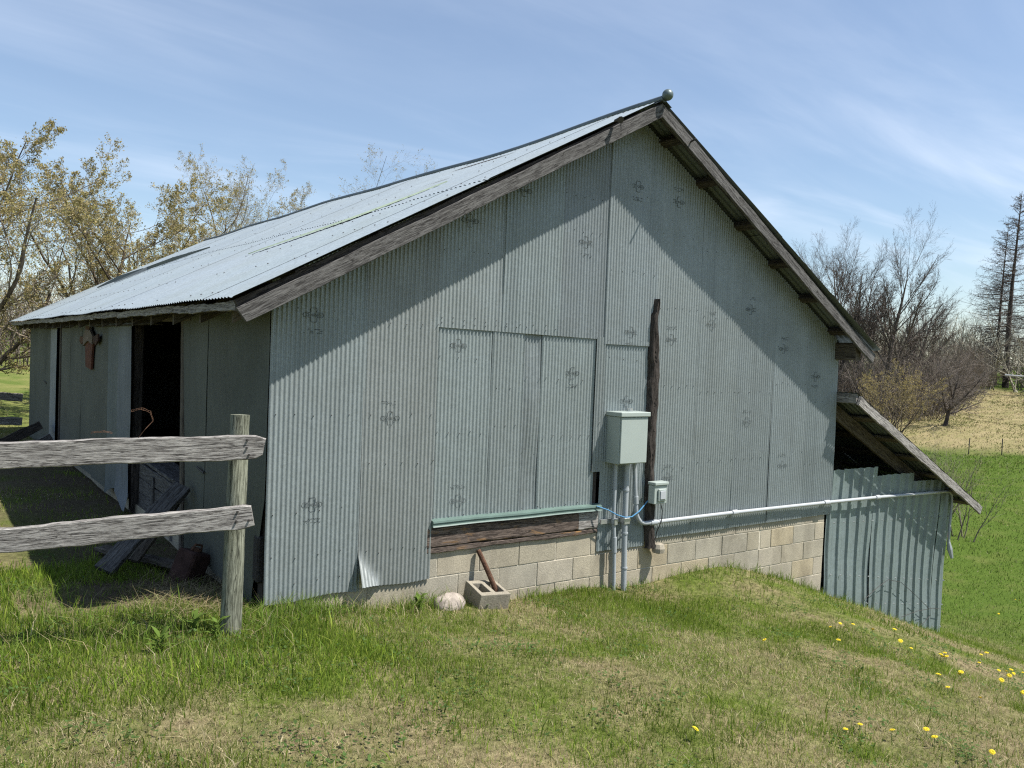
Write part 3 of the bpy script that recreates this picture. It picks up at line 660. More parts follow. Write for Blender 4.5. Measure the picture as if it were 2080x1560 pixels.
# ridge roll with ball end
m = MB(); pts = [(APX, y, APZ+.028+sag(y)) for y in np.linspace(YF-.03, YE, 40)]; m.tube(pts, .032, 10); 
for i, (x, y, z) in enumerate(pts):
    for sx, (ex, ez) in ((-1, (ELX, ELZ)), (1, (ERX, ERZ))):
        d = Vector((ex-APX, 0, ez-APZ)).normalized(); p = Vector((APX, y, APZ+.022+sag(y))); q = p + d*.11; m.v += [tuple(p), tuple(q)]
b0 = len(m.v)-4*len(pts)
for i in range(len(pts)-1):
    for k in (0, 2): m.f.append((b0+4*i+k, b0+4*i+k+1, b0+4*i+k+5, b0+4*i+k+4))
ridge = m.build('ridge_cap', plain('ridge_steel', (.115, .14, .15), .45, .4, .2, 6, .05), barn, smooth=True)
prof = [(.05*math.sin(math.pi*k/12), -.05*math.cos(math.pi*k/12)) for k in range(13)]; prof[0] = (.004, -.05); prof[-1] = (.004, .05)
MB().lathe(prof, (APX+.01, YF-.055, APZ+.045), 20).build('finial_ball', plain('ball_steel', (.11, .14, .138), .45, .4, .1, 6, .02), ridge, smooth=True)
plank('wall_plate', (XR+.02, YF+.06, 1.99), (XR+.02, YB, 1.99), (0, 0, 1), .20, .10, M_SHADEW, barn, .003, 95)
# old hooks on the fascias
MB().tube([(.36, YF-.02, 3.80), (.36, YF-.08, 3.80), (.35, YF-.10, 3.79)], [.012, .02, .03], 8).tube([(.36, YF-.09, 3.80), (.37, YF-.09, 3.70)], .004, 5).build('hook', M_NAIL, barn)
MB().tube([(1.31, YF-.01, 3.80), (1.27, YF-.10, 3.80), (1.25, YF-.12, 3.79)], .009, 6).build('hook', M_NAIL, barn)
# lifted green panel edge and two sprung laps on the roof
def roof_strip(pts, w, mat, name, h=.03):
    ln = math.hypot(APX-ELX, APZ-ELZ); nx, nz = -(APZ-ELZ)/ln, (APX-ELX)/ln; m = MB()
    for i, (x, y, k) in enumerate(pts):
        s = (x-ELX)/(APX-ELX); z = ELZ+(APZ-ELZ)*s+sag(y)*s
        for (dy, hh) in ((-w*k, .031), (-w*k*.3, .040+h*k), (w*k, .033)): m.v.append((x+nx*hh, y+dy, z+nz*hh))
    for i in range(len(pts)-1):
        for k in (0, 1): m.f.append((3*i+k, 3*i+k+1, 3*i+4+k, 3*i+3+k))
    return m.build(name, mat, barn)
roof_strip([(-1.62, 2.9, .1), (-1.48, 2.75, .5), (-1.25, 2.33, 1), (-1.02, 1.94, 1), (-.8, 1.68, .8), (-.55, 1.44, .5), (-.3, 1.22, .1)], .13, M_MOSS, 'green_panel_edge', .004)
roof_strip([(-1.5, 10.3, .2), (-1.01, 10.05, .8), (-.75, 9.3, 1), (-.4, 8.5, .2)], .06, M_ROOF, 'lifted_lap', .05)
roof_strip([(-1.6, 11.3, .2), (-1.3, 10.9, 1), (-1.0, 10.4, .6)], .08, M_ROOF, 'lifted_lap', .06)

# ------------------------------------------------------------------ lean-to on the right
lean = empty('lean_to_shed', (5.7, 0, -1.4), 'low lean-to shed with ribbed steel front and sloping board-edged roof against the barn', 'shed')
HX, HZ, LX, LZ = 4.34, 1.492, 7.42, .0; SYF = -.30; SYE = 6.0
sdx, sdz = LX-HX, LZ-HZ; sl = math.hypot(sdx, sdz); snx, snz = -sdz/sl, sdx/sl
# ribbed wall sheets
def rib_sheet(u0, u1, zt, off, seed):
    def pr(u):
        p = .205; k = (u-4.30) % p
        if k < .018: return .028*k/.018
        if k < .042: return .028
        if k < .060: return .028*(1-(k-.042)/.018)
        return 0.003 if .125 < k < .135 else 0.0
    us = np.unique(np.concatenate([np.arange(u0, u1, .006), [u1]])); nrw = 16; tt = np.linspace(0, 1, nrw)
    zb = np.array([-.845 - .337*(u-4.3)+.02*math.sin(u*9) for u in us])-.03; ztv = np.array([zt(u) for u in us]); O = np.array([pr(u) for u in us])
    Z = zb[None]+(ztv-zb)[None]*tt[:, None]; U = np.repeat(us[None], nrw, 0) + (Z-.2)*.035
    D = off + O[None] + (fbm(U*1.0+seed, Z, 1.5, 3)-.5)*.04 + .02*np.sin(Z*2+U)
    P = np.stack([U, -D, Z], -1); nc = len(us); a, b = np.meshgrid(np.arange(nrw-1), np.arange(nc-1), indexing='ij'); k = a*nc+b; q = np.stack([k, k+1, k+nc+1, k+nc], -1).reshape(-1, 4)
    o = add('ribbed_sheet', mesh_np('ribbed_sheet', P.reshape(-1, 3), q, None, True), M_SHED, lean, None, (1, 1, 1)); o.data.set_sharp_from_angle(angle=math.radians(30))
    m = MB()
    for z0 in (-.02, -.62, -.95, -1.25):
        for k in range(14):
            u = 4.40+k*.205
            z = z0-.05*(u-4.3)-(0 if z0 > -.3 else .10*(u-4.3))
            if u0 < u < u1 and z > -.8-.337*(u-4.3): m.tube([(u+(z-.2)*.035, -off-.01, z), (u+(z-.2)*.035, -off-.03, z)], [.009, .006], 6)
    if m.f: tag(m.build('screw_heads', M_STEEL, o), kind='stuff')
    return o
rib_sheet(4.285, 5.27, lambda u: .597+.004*math.sin(u*40), .02, 1)
rib_sheet(5.25, 6.13, lambda u: .485+.004*math.sin(u*40), .03, 2)
rib_sheet(6.11, 6.86, lambda u: .375-.02*(u-6.1), .02, 3)
rib_sheet(6.84, 7.12, lambda u: .36-.9*(u-6.85), .035, 4)
MB().tube([(4.33, -.055, -.90), (4.45, -.06, -.93), (4.62, -.06, -.985)], [.02, .018, .008], 6).build('rusted_foot', M_RUST, lean)
MB().box(7.05, 7.11, .0, 5.5, -2.3, -.05).build('side_wall', M_SHED, lean)
# roof deck: corrugated underside, purlins, rafters, fascia
for k in range(9):
    y0 = SYF+.01+k*.66; y1 = min(y0+.68, SYE); ys = np.linspace(y0, y1, 81); ss = np.linspace(0, 1, 6); Yg, Sg = np.meshgrid(ys, ss)
    h = .02+.006*np.cos(2*np.pi*Yg/.068)+.004*(k % 2)+(fbm(Yg, Sg*3, 1.3, 2)-.5)*.015
    P = np.stack([HX-.02+sdx*Sg+snx*h, Yg, HZ+.01+sdz*Sg+snz*h], -1); a, b = np.meshgrid(np.arange(5), np.arange(80), indexing='ij'); kk = a*81+b
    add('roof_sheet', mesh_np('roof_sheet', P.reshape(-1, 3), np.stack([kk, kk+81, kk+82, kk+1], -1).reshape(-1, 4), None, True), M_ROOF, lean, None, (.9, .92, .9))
for k, s in enumerate((.03, .19, .36, .53, .70, .86, .97)):
    c = Vector((HX+sdx*s-snx*.018, 0, HZ+sdz*s-snz*.018)); plank('purlin', (c.x, SYF+.05, c.z), (c.x, SYE, c.z), (snx, 0, snz), .03, .12, M_SHADEW, lean, .002, 120+k, seg=8)
for k in range(6):
    y = .10+k*1.1; a = Vector((HX+.0-snx*.12, y, HZ-snz*.12)); b = Vector((HX+sdx*.94-snx*.12, y, HZ+sdz*.94-snz*.12)); plank('rafter', a, b, (snx, 0, snz), .16, .045, M_SHADEW, lean, .002, 130+k, seg=8)
plank('fascia_board', (HX, SYF, HZ-.062), (LX, SYF, LZ-.062), (snx, 0, snz), .105, .03, M_GREY, lean, .004, 140, seg=34)
plank('top_board', (HX+.01, SYF+.03, HZ-.04), (HX+.01, SYE, HZ-.04), (0, 0, 1), .11, .03, M_GREY, lean, .003, 141)
plank('wall_plate', (4.9, .06, .36), (7.08, .06, .12), (0, 0, 1), .09, .05, M_SHADEW, lean, .003, 142)
plank('corner_post', (7.13, .06, -.10), (7.13, .06, .18), (0, 1, 0), .12, .10, M_GREY, lean, .004, 143, seg=8)
plank('corner_post', (7.02, .10, -2.1), (7.02, .10, .0), (0, 1, 0), .10, .10, M_DARKW, lean, .004, 144, seg=8)

# ------------------------------------------------------------------ things on the gable wall
# weathered slab upright
wp = empty('wooden_slab_post', (1.33, -.06, .0), 'dark weathered split timber standing upright against the gable beside the meter cabinet', 'timber post')
rows = [(2.375, 1.243, 1.268), (2.33, 1.228, 1.285), (2.22, 1.190, 1.300), (2.05, 1.182, 1.318), (1.94, 1.186, 1.330), (1.75, 1.190, 1.352), (1.48, 1.190, 1.362), (1.25, 1.196, 1.350), (1.0, 1.205, 1.338), (.75, 1.216, 1.332), (.5, 1.225, 1.352), (.3, 1.232, 1.368), (.12, 1.242, 1.388), (.0, 1.25, 1.39)]
zz = np.linspace(2.375, 0, 60); rl = np.interp(-zz, [-q[0] for q in rows], [q[1] for q in rows]); rr_ = np.interp(-zz, [-q[0] for q in rows], [q[2] for q in rows]); v = []; f = []
for i, (z, a_, b_) in enumerate(zip(zz, rl, rr_)):
    a_ += .006*math.sin(z*23)+.004*math.sin(z*51); b_ += .006*math.sin(z*19+1)+.004*math.sin(z*47)
    for k in range(9):
        q = k/8; d = .035+.075*math.sin(math.pi*min(1, q*1.05))**.6*(1+.12*math.sin(z*13+k*1.7)) - (.02 if k in (3, 6) else 0); cx_ = (a_+b_)/2+.012; v.append((z, -(cx_+(q-.5)*(b_-a_)*(.86 if z < 1.9 else .86-.6*(z-1.9))), -d*.85))
for i in range(59):
    for k in range(8): f.append((i*9+k, (i+1)*9+k, (i+1)*9+k+1, i*9+k+1))
me = bpy.data.meshes.new('slab'); me.from_pydata(v, [], f); me.update(); me.polygons.foreach_set('use_smooth', [True]*len(f))
add('slab', me, M_DARKW, wp, Matrix(((0, -1, 0, 0), (0, 0, 1, 0), (1, 0, 0, 0), (0, 0, 0, 1))))
MB().lathe([(.03, -.05), (.06, -.04), (.065, .0), (.05, .04), (.02, .05)], (1.40, -.09, -.0), 9).build('foot_stone', M_BLK, wp)
# electrical cabinet
eb = empty('electrical_cabinet', (.87, -.1, .84), 'pale grey steel electrical cabinet mounted on the gable above the conduits', 'electrical box')
MB().cbox(.715, 1.06, -.205, -.032, .848, 1.275, .004).build('cabinet_body', M_BOX, eb)
MB().cbox(.722, 1.053, -.222, -.206, .856, 1.272, .003).build('cabinet_door', M_BOX, eb)
MB().cbox(.703, 1.072, -.236, -.03, 1.277, 1.318, .005).build('rain_hood', M_BOX, eb)
for z in (.95, 1.17): MB().box(.7105, .7145, -.20, -.188, z-.03, z+.03).build('hinge', M_BOX, eb)
MB().tube([(.94, -.09, 1.31), (.94, -.09, 1.345)], .03, 10).build('hub', M_STEEL, eb)
# outlet box
ob = empty('outlet_box', (1.33, -.11, .45), 'small pale grey outlet box with flip cover on the dark timber', 'outlet box')
MB().cbox(1.215, 1.385, -.185, -.105, .45, .625, .004).build('box_body', M_BOX, ob)
MB().cbox(1.208, 1.392, -.20, -.10, .627, .655, .004).build('box_lid', M_BOX, ob)
MB().cbox(1.255, 1.362, -.203, -.187, .475, .592, .006).build('flip_cover', M_BOX, ob)
MB().cbox(1.272, 1.345, -.212, -.204, .495, .575, .003).build('cover_plate', M_PVCW, ob)
# conduits
def conduit(name, pts, r, mat, label, couplers=()):
    e = empty(name, pts[0], label, 'conduit'); MB().tube(pts, r, 12).build('pipe', mat, e, smooth=True)
    for (p, q, rr) in couplers: MB().tube([p, q], rr, 12).build('coupling', mat, e, smooth=True)
    return e
zb1 = g1(.85, -.09)-.1
conduit('conduit', [(.80, -.085, .85), (.80, -.085, .35), (.825, -.085, .1), (.845, -.085, zb1)], .0185, M_PVC, 'left grey vertical conduit running from the cabinet into the grass', [((.822, -.085, .16), (.828, -.085, .02), .0245), ((.803, -.085, .33), (.806, -.085, .29), .024)])
conduit('conduit', [(.935, -.09, .85), (.94, -.09, .3), (.965, -.09, zb1)], .027, M_PVC, 'thicker grey vertical conduit right of the thin one below the cabinet', [((.936, -.09, .58), (.936, -.09, .60), .033), ((.944, -.09, .18), (.944, -.09, .195), .033), ((.957, -.09, -.13), (.957, -.09, -.145), .033)])
el = [(1.035, -.085, .85), (1.06, -.085, .60), (1.085, -.085, .40)] + [(1.085+.13*(1-math.cos(a)), -.085, .40-.145*math.sin(a)) for a in np.linspace(.15, math.pi/2, 8)] + [(1.36, -.085, .252)]
conduit('conduit', el, .021, M_PVC, 'short grey conduit elbow curving from the cabinet towards the right', [((1.07, -.085, .52), (1.078, -.085, .45), .027), ((1.28, -.085, .253), (1.36, -.085, .252), .027)])
hz = [(1.37, -.075, .252), (2.45, -.072, .252), (4.2, -.075, .24), (5.19, -.085, .232), (6.86, -.09, .198)]
dn = [(6.86, -.09, .198), (6.98, -.09, .188), (7.055, -.085, .14), (7.07, -.085, .03), (7.03, -.09, -.30), (7.03, -.09, -.52)]
hc = conduit('conduit', hz, .020, M_PVCW, 'long white horizontal conduit running along the footing and the lean-to front', [((2.48, -.073, .252), (2.56, -.073, .252), .029), ((4.10, -.075, .241), (4.20, -.075, .240), .029), ((5.16, -.085, .233), (5.24, -.085, .231), .029)])
MB().tube(dn, .017, 10).build('bent_end', M_PVC, hc, smooth=True)
MB().tube([(7.03, -.09, -.50), (7.05, -.10, -.60), (7.08, -.12, -.72)], [.02, .036, .02], 8).build('cable_head', M_PVC, hc)
sb = empty('strut_bracket', (.78, -.06, .30), 'short galvanized strut bracket clamping the vertical conduits', 'bracket')
MB().box(.68, 1.05, -.055, -.035, .285, .325).build('channel', M_STEEL, sb); MB().cbox(.79, .83, -.115, -.056, .275, .335, .004).build('clamp', M_STEEL, sb); MB().cbox(.905, .975, -.125, -.056, .275, .335, .004).build('clamp', M_STEEL, sb)
rp = MB().tube([(.60, -.07, .46), (.70, -.12, .425), (.80, -.13, .375), (.90, -.14, .345), (.98, -.14, .345), (1.08, -.13, .385), (1.16, -.11, .43), (1.22, -.10, .47)], .006, 6).build('blue_rope', M_BLUE, None, smooth=True); tag(rp, 'thin blue rope sagging across the conduits below the cabinet', 'rope')
rp = MB().tube([(1.39, -.10, .45), (1.42, -.10, .36), (1.415, -.10, .26), (1.40, -.06, .15), (1.39, -.05, .07)], .0045, 6).build('black_cable', M_BLACK, None, smooth=True); tag(rp, 'thin black cable dangling below the small outlet box', 'cable')

# ------------------------------------------------------------------ at the foot of the gable
cb = empty('cinder_block', (-.62, -.28, -.22), 'loose hollow concrete block lying in the grass with a rusty rod in it', 'concrete block')
def cinder():
    Mx = Matrix.Translation((-.665, -.20, -.165)) @ Matrix.Rotation(math.radians(-6), 4, 'Z') @ Matrix.Rotation(math.radians(4), 4, 'Y') @ Matrix.Rotation(math.radians(9), 4, 'X')
    xs = [-.19, -.158, -.016, .016, .158, .19]; ys = [-.095, -.063, .063, .095]; h = .10; m = MB(); ix = {}
    xs, ys = [-.135, -.10, -.02, .02, .10, .135], [-.14, -.09, .09, .14]; h = .09
    def vv(i, j, k):
        key = (i, j, k)
        if key not in ix: ix[key] = len(m.v); m.v.append((xs[i]+random.uniform(-.003, .003), ys[j]+random.uniform(-.003, .003), (-h, h)[k]+random.uniform(-.003, .003)))
        return ix[key]
    solid = lambda i, j: 0 <= i < 5 and 0 <= j < 3 and not (j == 1 and i in (1, 3))
    for i in range(5):
        for j in range(3):
            if not solid(i, j): continue
            m.f += [(vv(i, j, 1), vv(i+1, j, 1), vv(i+1, j+1, 1), vv(i, j+1, 1)), (vv(i, j, 0), vv(i, j+1, 0), vv(i+1, j+1, 0), vv(i+1, j, 0))]
            if not solid(i-1, j): m.f.append((vv(i, j, 0), vv(i, j, 1), vv(i, j+1, 1), vv(i, j+1, 0)))
            if not solid(i+1, j): m.f.append((vv(i+1, j, 0), vv(i+1, j+1, 0), vv(i+1, j+1, 1), vv(i+1, j, 1)))
            if not solid(i, j-1): m.f.append((vv(i, j, 0), vv(i+1, j, 0), vv(i+1, j, 1), vv(i, j, 1)))
            if not solid(i, j+1): m.f.append((vv(i, j+1, 0), vv(i, j+1, 1), vv(i+1, j+1, 1), vv(i+1, j+1, 0)))
    o = m.build('block_shell', M_BLK, cb, Mx, (.74, .74, .74)); bv = o.modifiers.new('edge', 'BEVEL'); bv.width = .005; bv.segments = 2
cinder()
rod = MB().tube([(-.565, -.20, -.13), (-.60, -.12, .02), (-.645, -.03, .185)], [.022, .021, .020], 9).build('rusty_rod', M_RUST, None, smooth=True); tag(rod, 'rusty iron rod standing in the loose block and leaning on the timber sill', 'rod')
def stone(name, c, s, mat, seed, sub=3):
    n, k = 22, 14; v = []; f = []; rr = np.random.default_rng(seed); of = rr.random()*50
    for i in range(k+1):
        th = math.pi*i/k
        for j in range(n):
            ph = 2*math.pi*j/n; d = np.array([math.sin(th)*math.cos(ph), math.sin(th)*math.sin(ph), math.cos(th)]); r = .82+.36*fbm(d[0]*1.1+of+d[2], d[1]*1.1+of, 1.3, 3); v.append(tuple(np.array(c)+d*r*np.array(s)))
    for i in range(k):
        for j in range(n): j2 = (j+1) % n; f.append((i*n+j, (i+1)*n+j, (i+1)*n+j2, i*n+j2))
    me = bpy.data.meshes.new(name); me.from_pydata(v, [], f); me.update(); me.polygons.foreach_set('use_smooth', [True]*len(f)); return add(name, me, mat)
tag(stone('fieldstone', (-1.02, -.22, -.165), (.135, .11, .09), M_ROCK, 3), 'pale rounded fieldstone beside the loose concrete block', 'stone')
wr = MB().tube([(5.05, -.07, -1.02), (5.3, -.09, -.90), (5.55, -.09, -.83), (5.85, -.09, -.90), (6.2, -.09, -1.10), (6.6, -.09, -1.35)], .0035, 5).tube([(5.9, -.09, -1.36), (6.3, -.09, -1.34), (6.7, -.09, -1.36), (7.0, -.09, -1.42)], .0035, 5).tube([(6.25, -.09, -1.58), (6.5, -.09, -1.52), (6.65, -.08, -1.46)], .0035, 5).build('loose_wire', M_NAIL, None, smooth=True); tag(wr, 'loose rusty wire looping in front of the lean-to steel', 'wire')

# ------------------------------------------------------------------ near fence on the left
fence = empty('wooden_fence', (-2.85, -.65, .03), 'weathered grey two-rail board fence on a round post at left', 'fence')
def round_post(name, base, top, r0, r1, mat, parent, seed=1, n=20, k=26):
    v = []; f = []; b = Vector(base); t = Vector(top); rr = random.Random(seed); ax = (t-b).normalized(); M = Matrix.Translation(b) @ ax.to_track_quat('X', 'Z').to_matrix().to_4x4(); ln = (t-b).length
    gro = {rr.randrange(n): rr.uniform(.06, .12) for _ in range(3)}
    for i in range(k+1):
        s = i/k; r = r0+(r1-r0)*s
        for j in range(n):
            a = 2*math.pi*j/n; q = r*(1+.05*(fbm(np.array([j*.7+seed]), np.array([s*6]), 1, 3)[0]-.5)+.02*math.sin(s*11+j)) - (gro.get(j, 0)*r if .05 < s < .97 else 0); v.append((s*ln, q*math.cos(a), q*math.sin(a)))
    for i in range(k):
        for j in range(n): j2 = (j+1) % n; f.append((i*n+j, (i+1)*n+j, (i+1)*n+j2, i*n+j2)[::-1])
    c = len(v); v.append((ln+.004, 0, 0)); f += [(k*n+j, k*n+(j+1) % n, c) for j in range(n)]
    me = bpy.data.meshes.new(name); me.from_pydata(v, [], f); me.update(); me.polygons.foreach_set('use_smooth', [True]*len(f)); me.set_sharp_from_angle(angle=math.radians(40)); return add(name, me, mat, parent, M)
round_post('post', (-2.845, -.62, -.25), (-2.80, -.56, 1.355), .068, .058, M_POST, fence, 2)
round_post('post', (-5.35, .05, -.25), (-5.35, .05, 1.36), .066, .06, M_POST, fence, 3)
RD = Vector((-4.045+2.765, -.44+.955, 0)).normalized()
plank('rail', (-2.765, -.90, 1.196), (-5.6, .24, 1.06), (0, 0, 1), .142, .045, M_GREY, fence, .0028, 201, ends=(-.02, 0), seg=60, taper=lambda s: 1-.35*max(0, 1-s/.03)**2)
plank('rail', (-2.815, -.88, .792), (-5.6, .27, .50), (0, 0, 1), .135, .045, M_GREY, fence, .0032, 202, ends=(.01, 0), seg=60, taper=lambda s: 1-.2*max(0, 1-s/.02)**2)
for (x, y, z) in ((-2.86, -.90, 1.235), (-2.862, -.898, 1.19), (-2.85, -.905, 1.15), (-2.90, -.885, .82), (-2.905, -.883, .765), (-2.84, -.908, .77)): MB().tube([(x, y+.02, z), (x-.002, y+.004, z)], [.007, .006], 6).build('nail', M_NAIL, fence)
def lace(m, path, w):
    P = [Vector(p) for p in path]; pts = []
    for p, q in zip(P, P[1:]): pts += [p.lerp(q, k/4) for k in range(4)]
    pts.append(P[-1]); up = Vector((.3, .2, 1)).normalized()*w*.6
    off = [(p+up*(1+.4*math.sin(i*2.1)), p-up*(1+.4*math.cos(i*1.7))) for i, p in enumerate(pts)]
    m.tube([o[0] for o in off], .0011, 4).tube([o[1] for o in off], .0011, 4)
    for a_, b_ in off[::1]: m.tube([a_, b_], .001, 4)
    return m
wm = lace(MB(), [(-3.33, -.69, 1.335), (-3.345, -.69, 1.385), (-3.39, -.68, 1.405), (-3.44, -.665, 1.39)], .008); lace(wm, [(-3.62, -.55, 1.262), (-3.56, -.575, 1.270), (-3.52, -.585, 1.262)], .005)
wb = wm.tube([(-3.40, -.66, 1.235), (-3.37, -.69, 1.29), (-3.33, -.69, 1.335)], .002, 5).build('wire_scrap', M_RUST, None); tag(wb, 'twisted scrap of pale wire lace caught on the top fence rail', 'wire')

# ------------------------------------------------------------------ doorway clutter
bunk = empty('wooden_bunk', (-2.3, 3.0, -.1), 'old grey plank feed bunk standing in the barn doorway', 'feed bunk')
plank('top_plank', (-2.24, 2.02, .43), (-2.24, 4.05, .50), (1, 0, 0), .26, .035, M_FASC, bunk, .004, 210)
for k, z in enumerate((.335, .17, .01)): plank('side_plank', (-2.36, 2.02, z), (-2.36, 4.05, z+.05), (0, 0, 1), .155, .03, M_FASC, bunk, .003, 211+k)
for y in (2.6, 3.4): plank('brace', (-2.385, y, -.1), (-2.385, y, .40), (0, 1, 0), .09, .02, M_FASC, bunk, .002, 215, seg=8)
a = plank('leaning_plank', (-3.20, 1.35, .0), (-2.53, 1.72, .56), (-.3, .8, .5), .155, .05, M_FASC, None, .004, 220); tag(a, 'thick grey plank leaning from the grass against the barn doorway', 'plank')
a = plank('leaning_plank', (-2.92, 1.62, -.02), (-2.50, 1.95, .44), (-.3, .8, .5), .09, .04, M_SHADEW, None, .004, 221); tag(a, 'narrower brown plank leaning behind the thick grey plank by the doorway', 'plank')
a = plank('flat_plank', (-3.05, 2.3, -.04), (-2.62, 1.35, -.03), (1, 0, 0), .12, .04, M_SHADEW, None, .004, 222); tag(a, 'brown plank lying flat on the ground behind the leaning planks', 'plank')
rc = empty('rusty_can', (-2.62, 1.2, -.1), 'rusty red metal canister tipped beside the barn wall under the planks', 'canister')
Mx = Matrix.Translation((-2.60, 1.2, -.02)) @ Matrix.Scale(.85, 4) @ Matrix.Rotation(math.radians(20), 4, 'Y') @ Matrix.Rotation(math.radians(35), 4, 'Z')
MB().cbox(-.13, .13, -.11, .11, -.17, .17, .02, .004).build('can_body', M_RED, rc, Mx); MB().lathe([(.05, .17), (.05, .20), (.03, .205)], (0, 0, 0), 12).build('can_cap', M_RUST, rc, Mx); MB().tube([(-.06, 0, .17), (-.04, 0, .23), (.06, 0, .23), (.08, 0, .17)], .012, 6).build('can_handle', M_RUST, rc, Mx)
cbm = MB().cbox(XL-.03, XL+.10, .045, .165, .12, .45, .012, .004).build('charred_beam_end', plain('charred_wood', (.03, .027, .025), .8, 0, .9, 60, 1.0), barn)
# rusty animal-head ornament on the sliding door
orn = empty('cow_head_ornament', (XL-.09, 6.4, 1.42), 'rusty cut-metal cow head ornament hung on the grey sliding door', 'wall ornament')
def plate(pts, x0, x1, mat, name):
    n = len(pts); v = [(x0, y, z) for y, z in pts]+[(x1, y, z) for y, z in pts]; f = [tuple(range(n)), tuple(range(n, 2*n))[::-1]]+[(k, n+k, n+(k+1) % n, (k+1) % n) for k in range(n)]
    me = bpy.data.meshes.new(name); me.from_pydata(v, [], f); me.update(); return add(name, me, mat, orn)
plate([(6.62, 1.43), (6.22, 1.40), (6.18, 1.62), (6.12, 1.76), (6.40, 1.80), (6.68, 1.74), (6.66, 1.60)], XL-.105, XL-.08, M_SNT, 'snout')
plate([(6.74, 1.70), (6.40, 1.775), (6.08, 1.73), (6.05, 1.83), (6.25, 1.91), (6.55, 1.915), (6.72, 1.84)], XL-.125, XL-.10, M_BONE, 'forehead')
plate([(6.06, 1.76), (5.88, 1.72), (5.72, 1.78), (5.74, 1.86), (5.92, 1.84), (6.06, 1.82)], XL-.115, XL-.095, M_RED, 'ear'); plate([(6.72, 1.77), (6.95, 1.72), (7.08, 1.77), (7.02, 1.83), (6.86, 1.82), (6.72, 1.83)], XL-.115, XL-.095, M_RUST, 'ear')
plate([(6.6, 1.90), (6.3, 1.90), (6.34, 1.96), (6.58, 1.965)], XL-.12, XL-.10, M_RUST, 'poll')
# far fence and boards beyond the barn's far corner
ff = empty('board_fence', (-3.2, 13.6, -.1), 'low weathered board fence beyond the far corner of the barn', 'fence')
plank('rail', (-3.55, 14.2, .62), (-2.45, 14.6, .52), (0, 0, 1), .16, .04, M_GREY, ff, .006, 230, seg=12); plank('rail', (-3.6, 14.2, .10), (-2.45, 14.6, .02), (0, 0, 1), .16, .04, M_GREY, ff, .006, 231, seg=12)
round_post('post', (-3.42, 14.3, -.5), (-3.42, 14.3, .62), .07, .07, M_GREY, ff, 8)
for k, (p, q) in enumerate((((-3.75, 8.3, .02), (-2.62, 10.2, .33)), ((-3.2, 8.6, -.05), (-2.56, 9.4, .20)), ((-3.9, 8.9, .0), (-2.7, 9.6, .08)))):
    a = plank('scrap_board', p, q, (-.4, .2, .9), .15, .04, (M_SHADEW, M_GREY, M_SHADEW)[k], None, .005, 240+k, seg=14)
    tag(a, ('long dark board propped on the rubble by the far door', 'short grey board sloping under the long dark board by the far door', 'dark board lying lowest by the far door')[k], 'board')

# ------------------------------------------------------------------ trees and shrubs
def unit(v): return v/(np.linalg.norm(v, axis=-1, keepdims=True)+1e-9)
def grow(rg, S, D, Ln, R0, npt, wander, up, tip=.35):
    n = len(S); P = np.zeros((n, npt, 3)); P[:, 0] = S; d = unit(D); st = (Ln/(npt-1))[:, None]
    for i in range(1, npt):
        d = unit(d + rg.normal(0, wander, (n, 3)) + np.array([0, 0, up])); P[:, i] = P[:, i-1]+d*st
    R = R0[:, None]*np.linspace(1, tip, npt)[None]; return P, R
def spawn(rg, P, R, Ln, k, t0, t1, ang, lr, rr, shape=.5, jit=.3):
    n, npt = P.shape[:2]; par = np.repeat(np.arange(n), k); m = len(par); t = t0+(t1-t0)*((np.tile(np.arange(k), n)+rg.random(m))/k)
    f = t*(npt-1); i = np.minimum(f.astype(int), npt-2); w = (f-i)[:, None]; S = P[par, i]*(1-w)+P[par, i+1]*w; T = unit(P[par, i+1]-P[par, i]); rad = R[par, i]*(1-w[:, 0])+R[par, i+1]*w[:, 0]
    az = rg.random(m)*6.283; a = np.cross(T, np.array([.31, .17, .93])); a = unit(a); b = np.cross(T, a); A = np.radians(ang)*(1+rg.normal(0, .2, m)); A = A[:, None]
    D = T*np.cos(A)+(a*np.cos(az)[:, None]+b*np.sin(az)[:, None])*np.sin(A)
    return S, D, Ln[par]*lr*(1-shape*t)*(1+rg.uniform(-jit, jit, m)), np.maximum(rad*rr, .0015)
def tubes(P, R, sides):
    if sides == 1:      # finest twigs: narrow flat strips
        n, k = P.shape[:2]; T = unit(np.gradient(P, axis=1)); a = unit(np.cross(T, RNG.normal(size=(n, 1, 3)))); V = np.stack([P-a*R[:, :, None], P+a*R[:, :, None]], 2)
        b = (np.arange(n)*k*2)[:, None]+np.arange(k-1)[None]*2; b = b.ravel(); return V.reshape(-1, 3), np.stack([b, b+1, b+3, b+2], 1)
    n, k = P.shape[:2]; T = np.gradient(P, axis=1); T = unit(T); a = unit(np.cross(T, np.array([.23, .31, .92]))); b = np.cross(T, a)
    w = np.arange(sides)*2*np.pi/sides; V = P[:, :, None]+R[:, :, None, None]*(a[:, :, None]*np.cos(w)[None, None, :, None]+b[:, :, None]*np.sin(w)[None, None, :, None])
    base = (np.arange(n)*k*sides)[:, None, None]; i = np.arange(k-1)[None, :, None]; j = np.arange(sides)[None, None, :]; j2 = (j+1) % sides
    Q = np.stack([base+i*sides+j, base+i*sides+j2, base+(i+1)*sides+j2, base+(i+1)*sides+j], -1).reshape(-1, 4); return V.reshape(-1, 3), Q
def join(parts):
    vs = []; qs = []; o = 0
    for v, q in parts: vs.append(v); qs.append(q+o); o += len(v)
    return np.concatenate(vs), np.concatenate(qs)
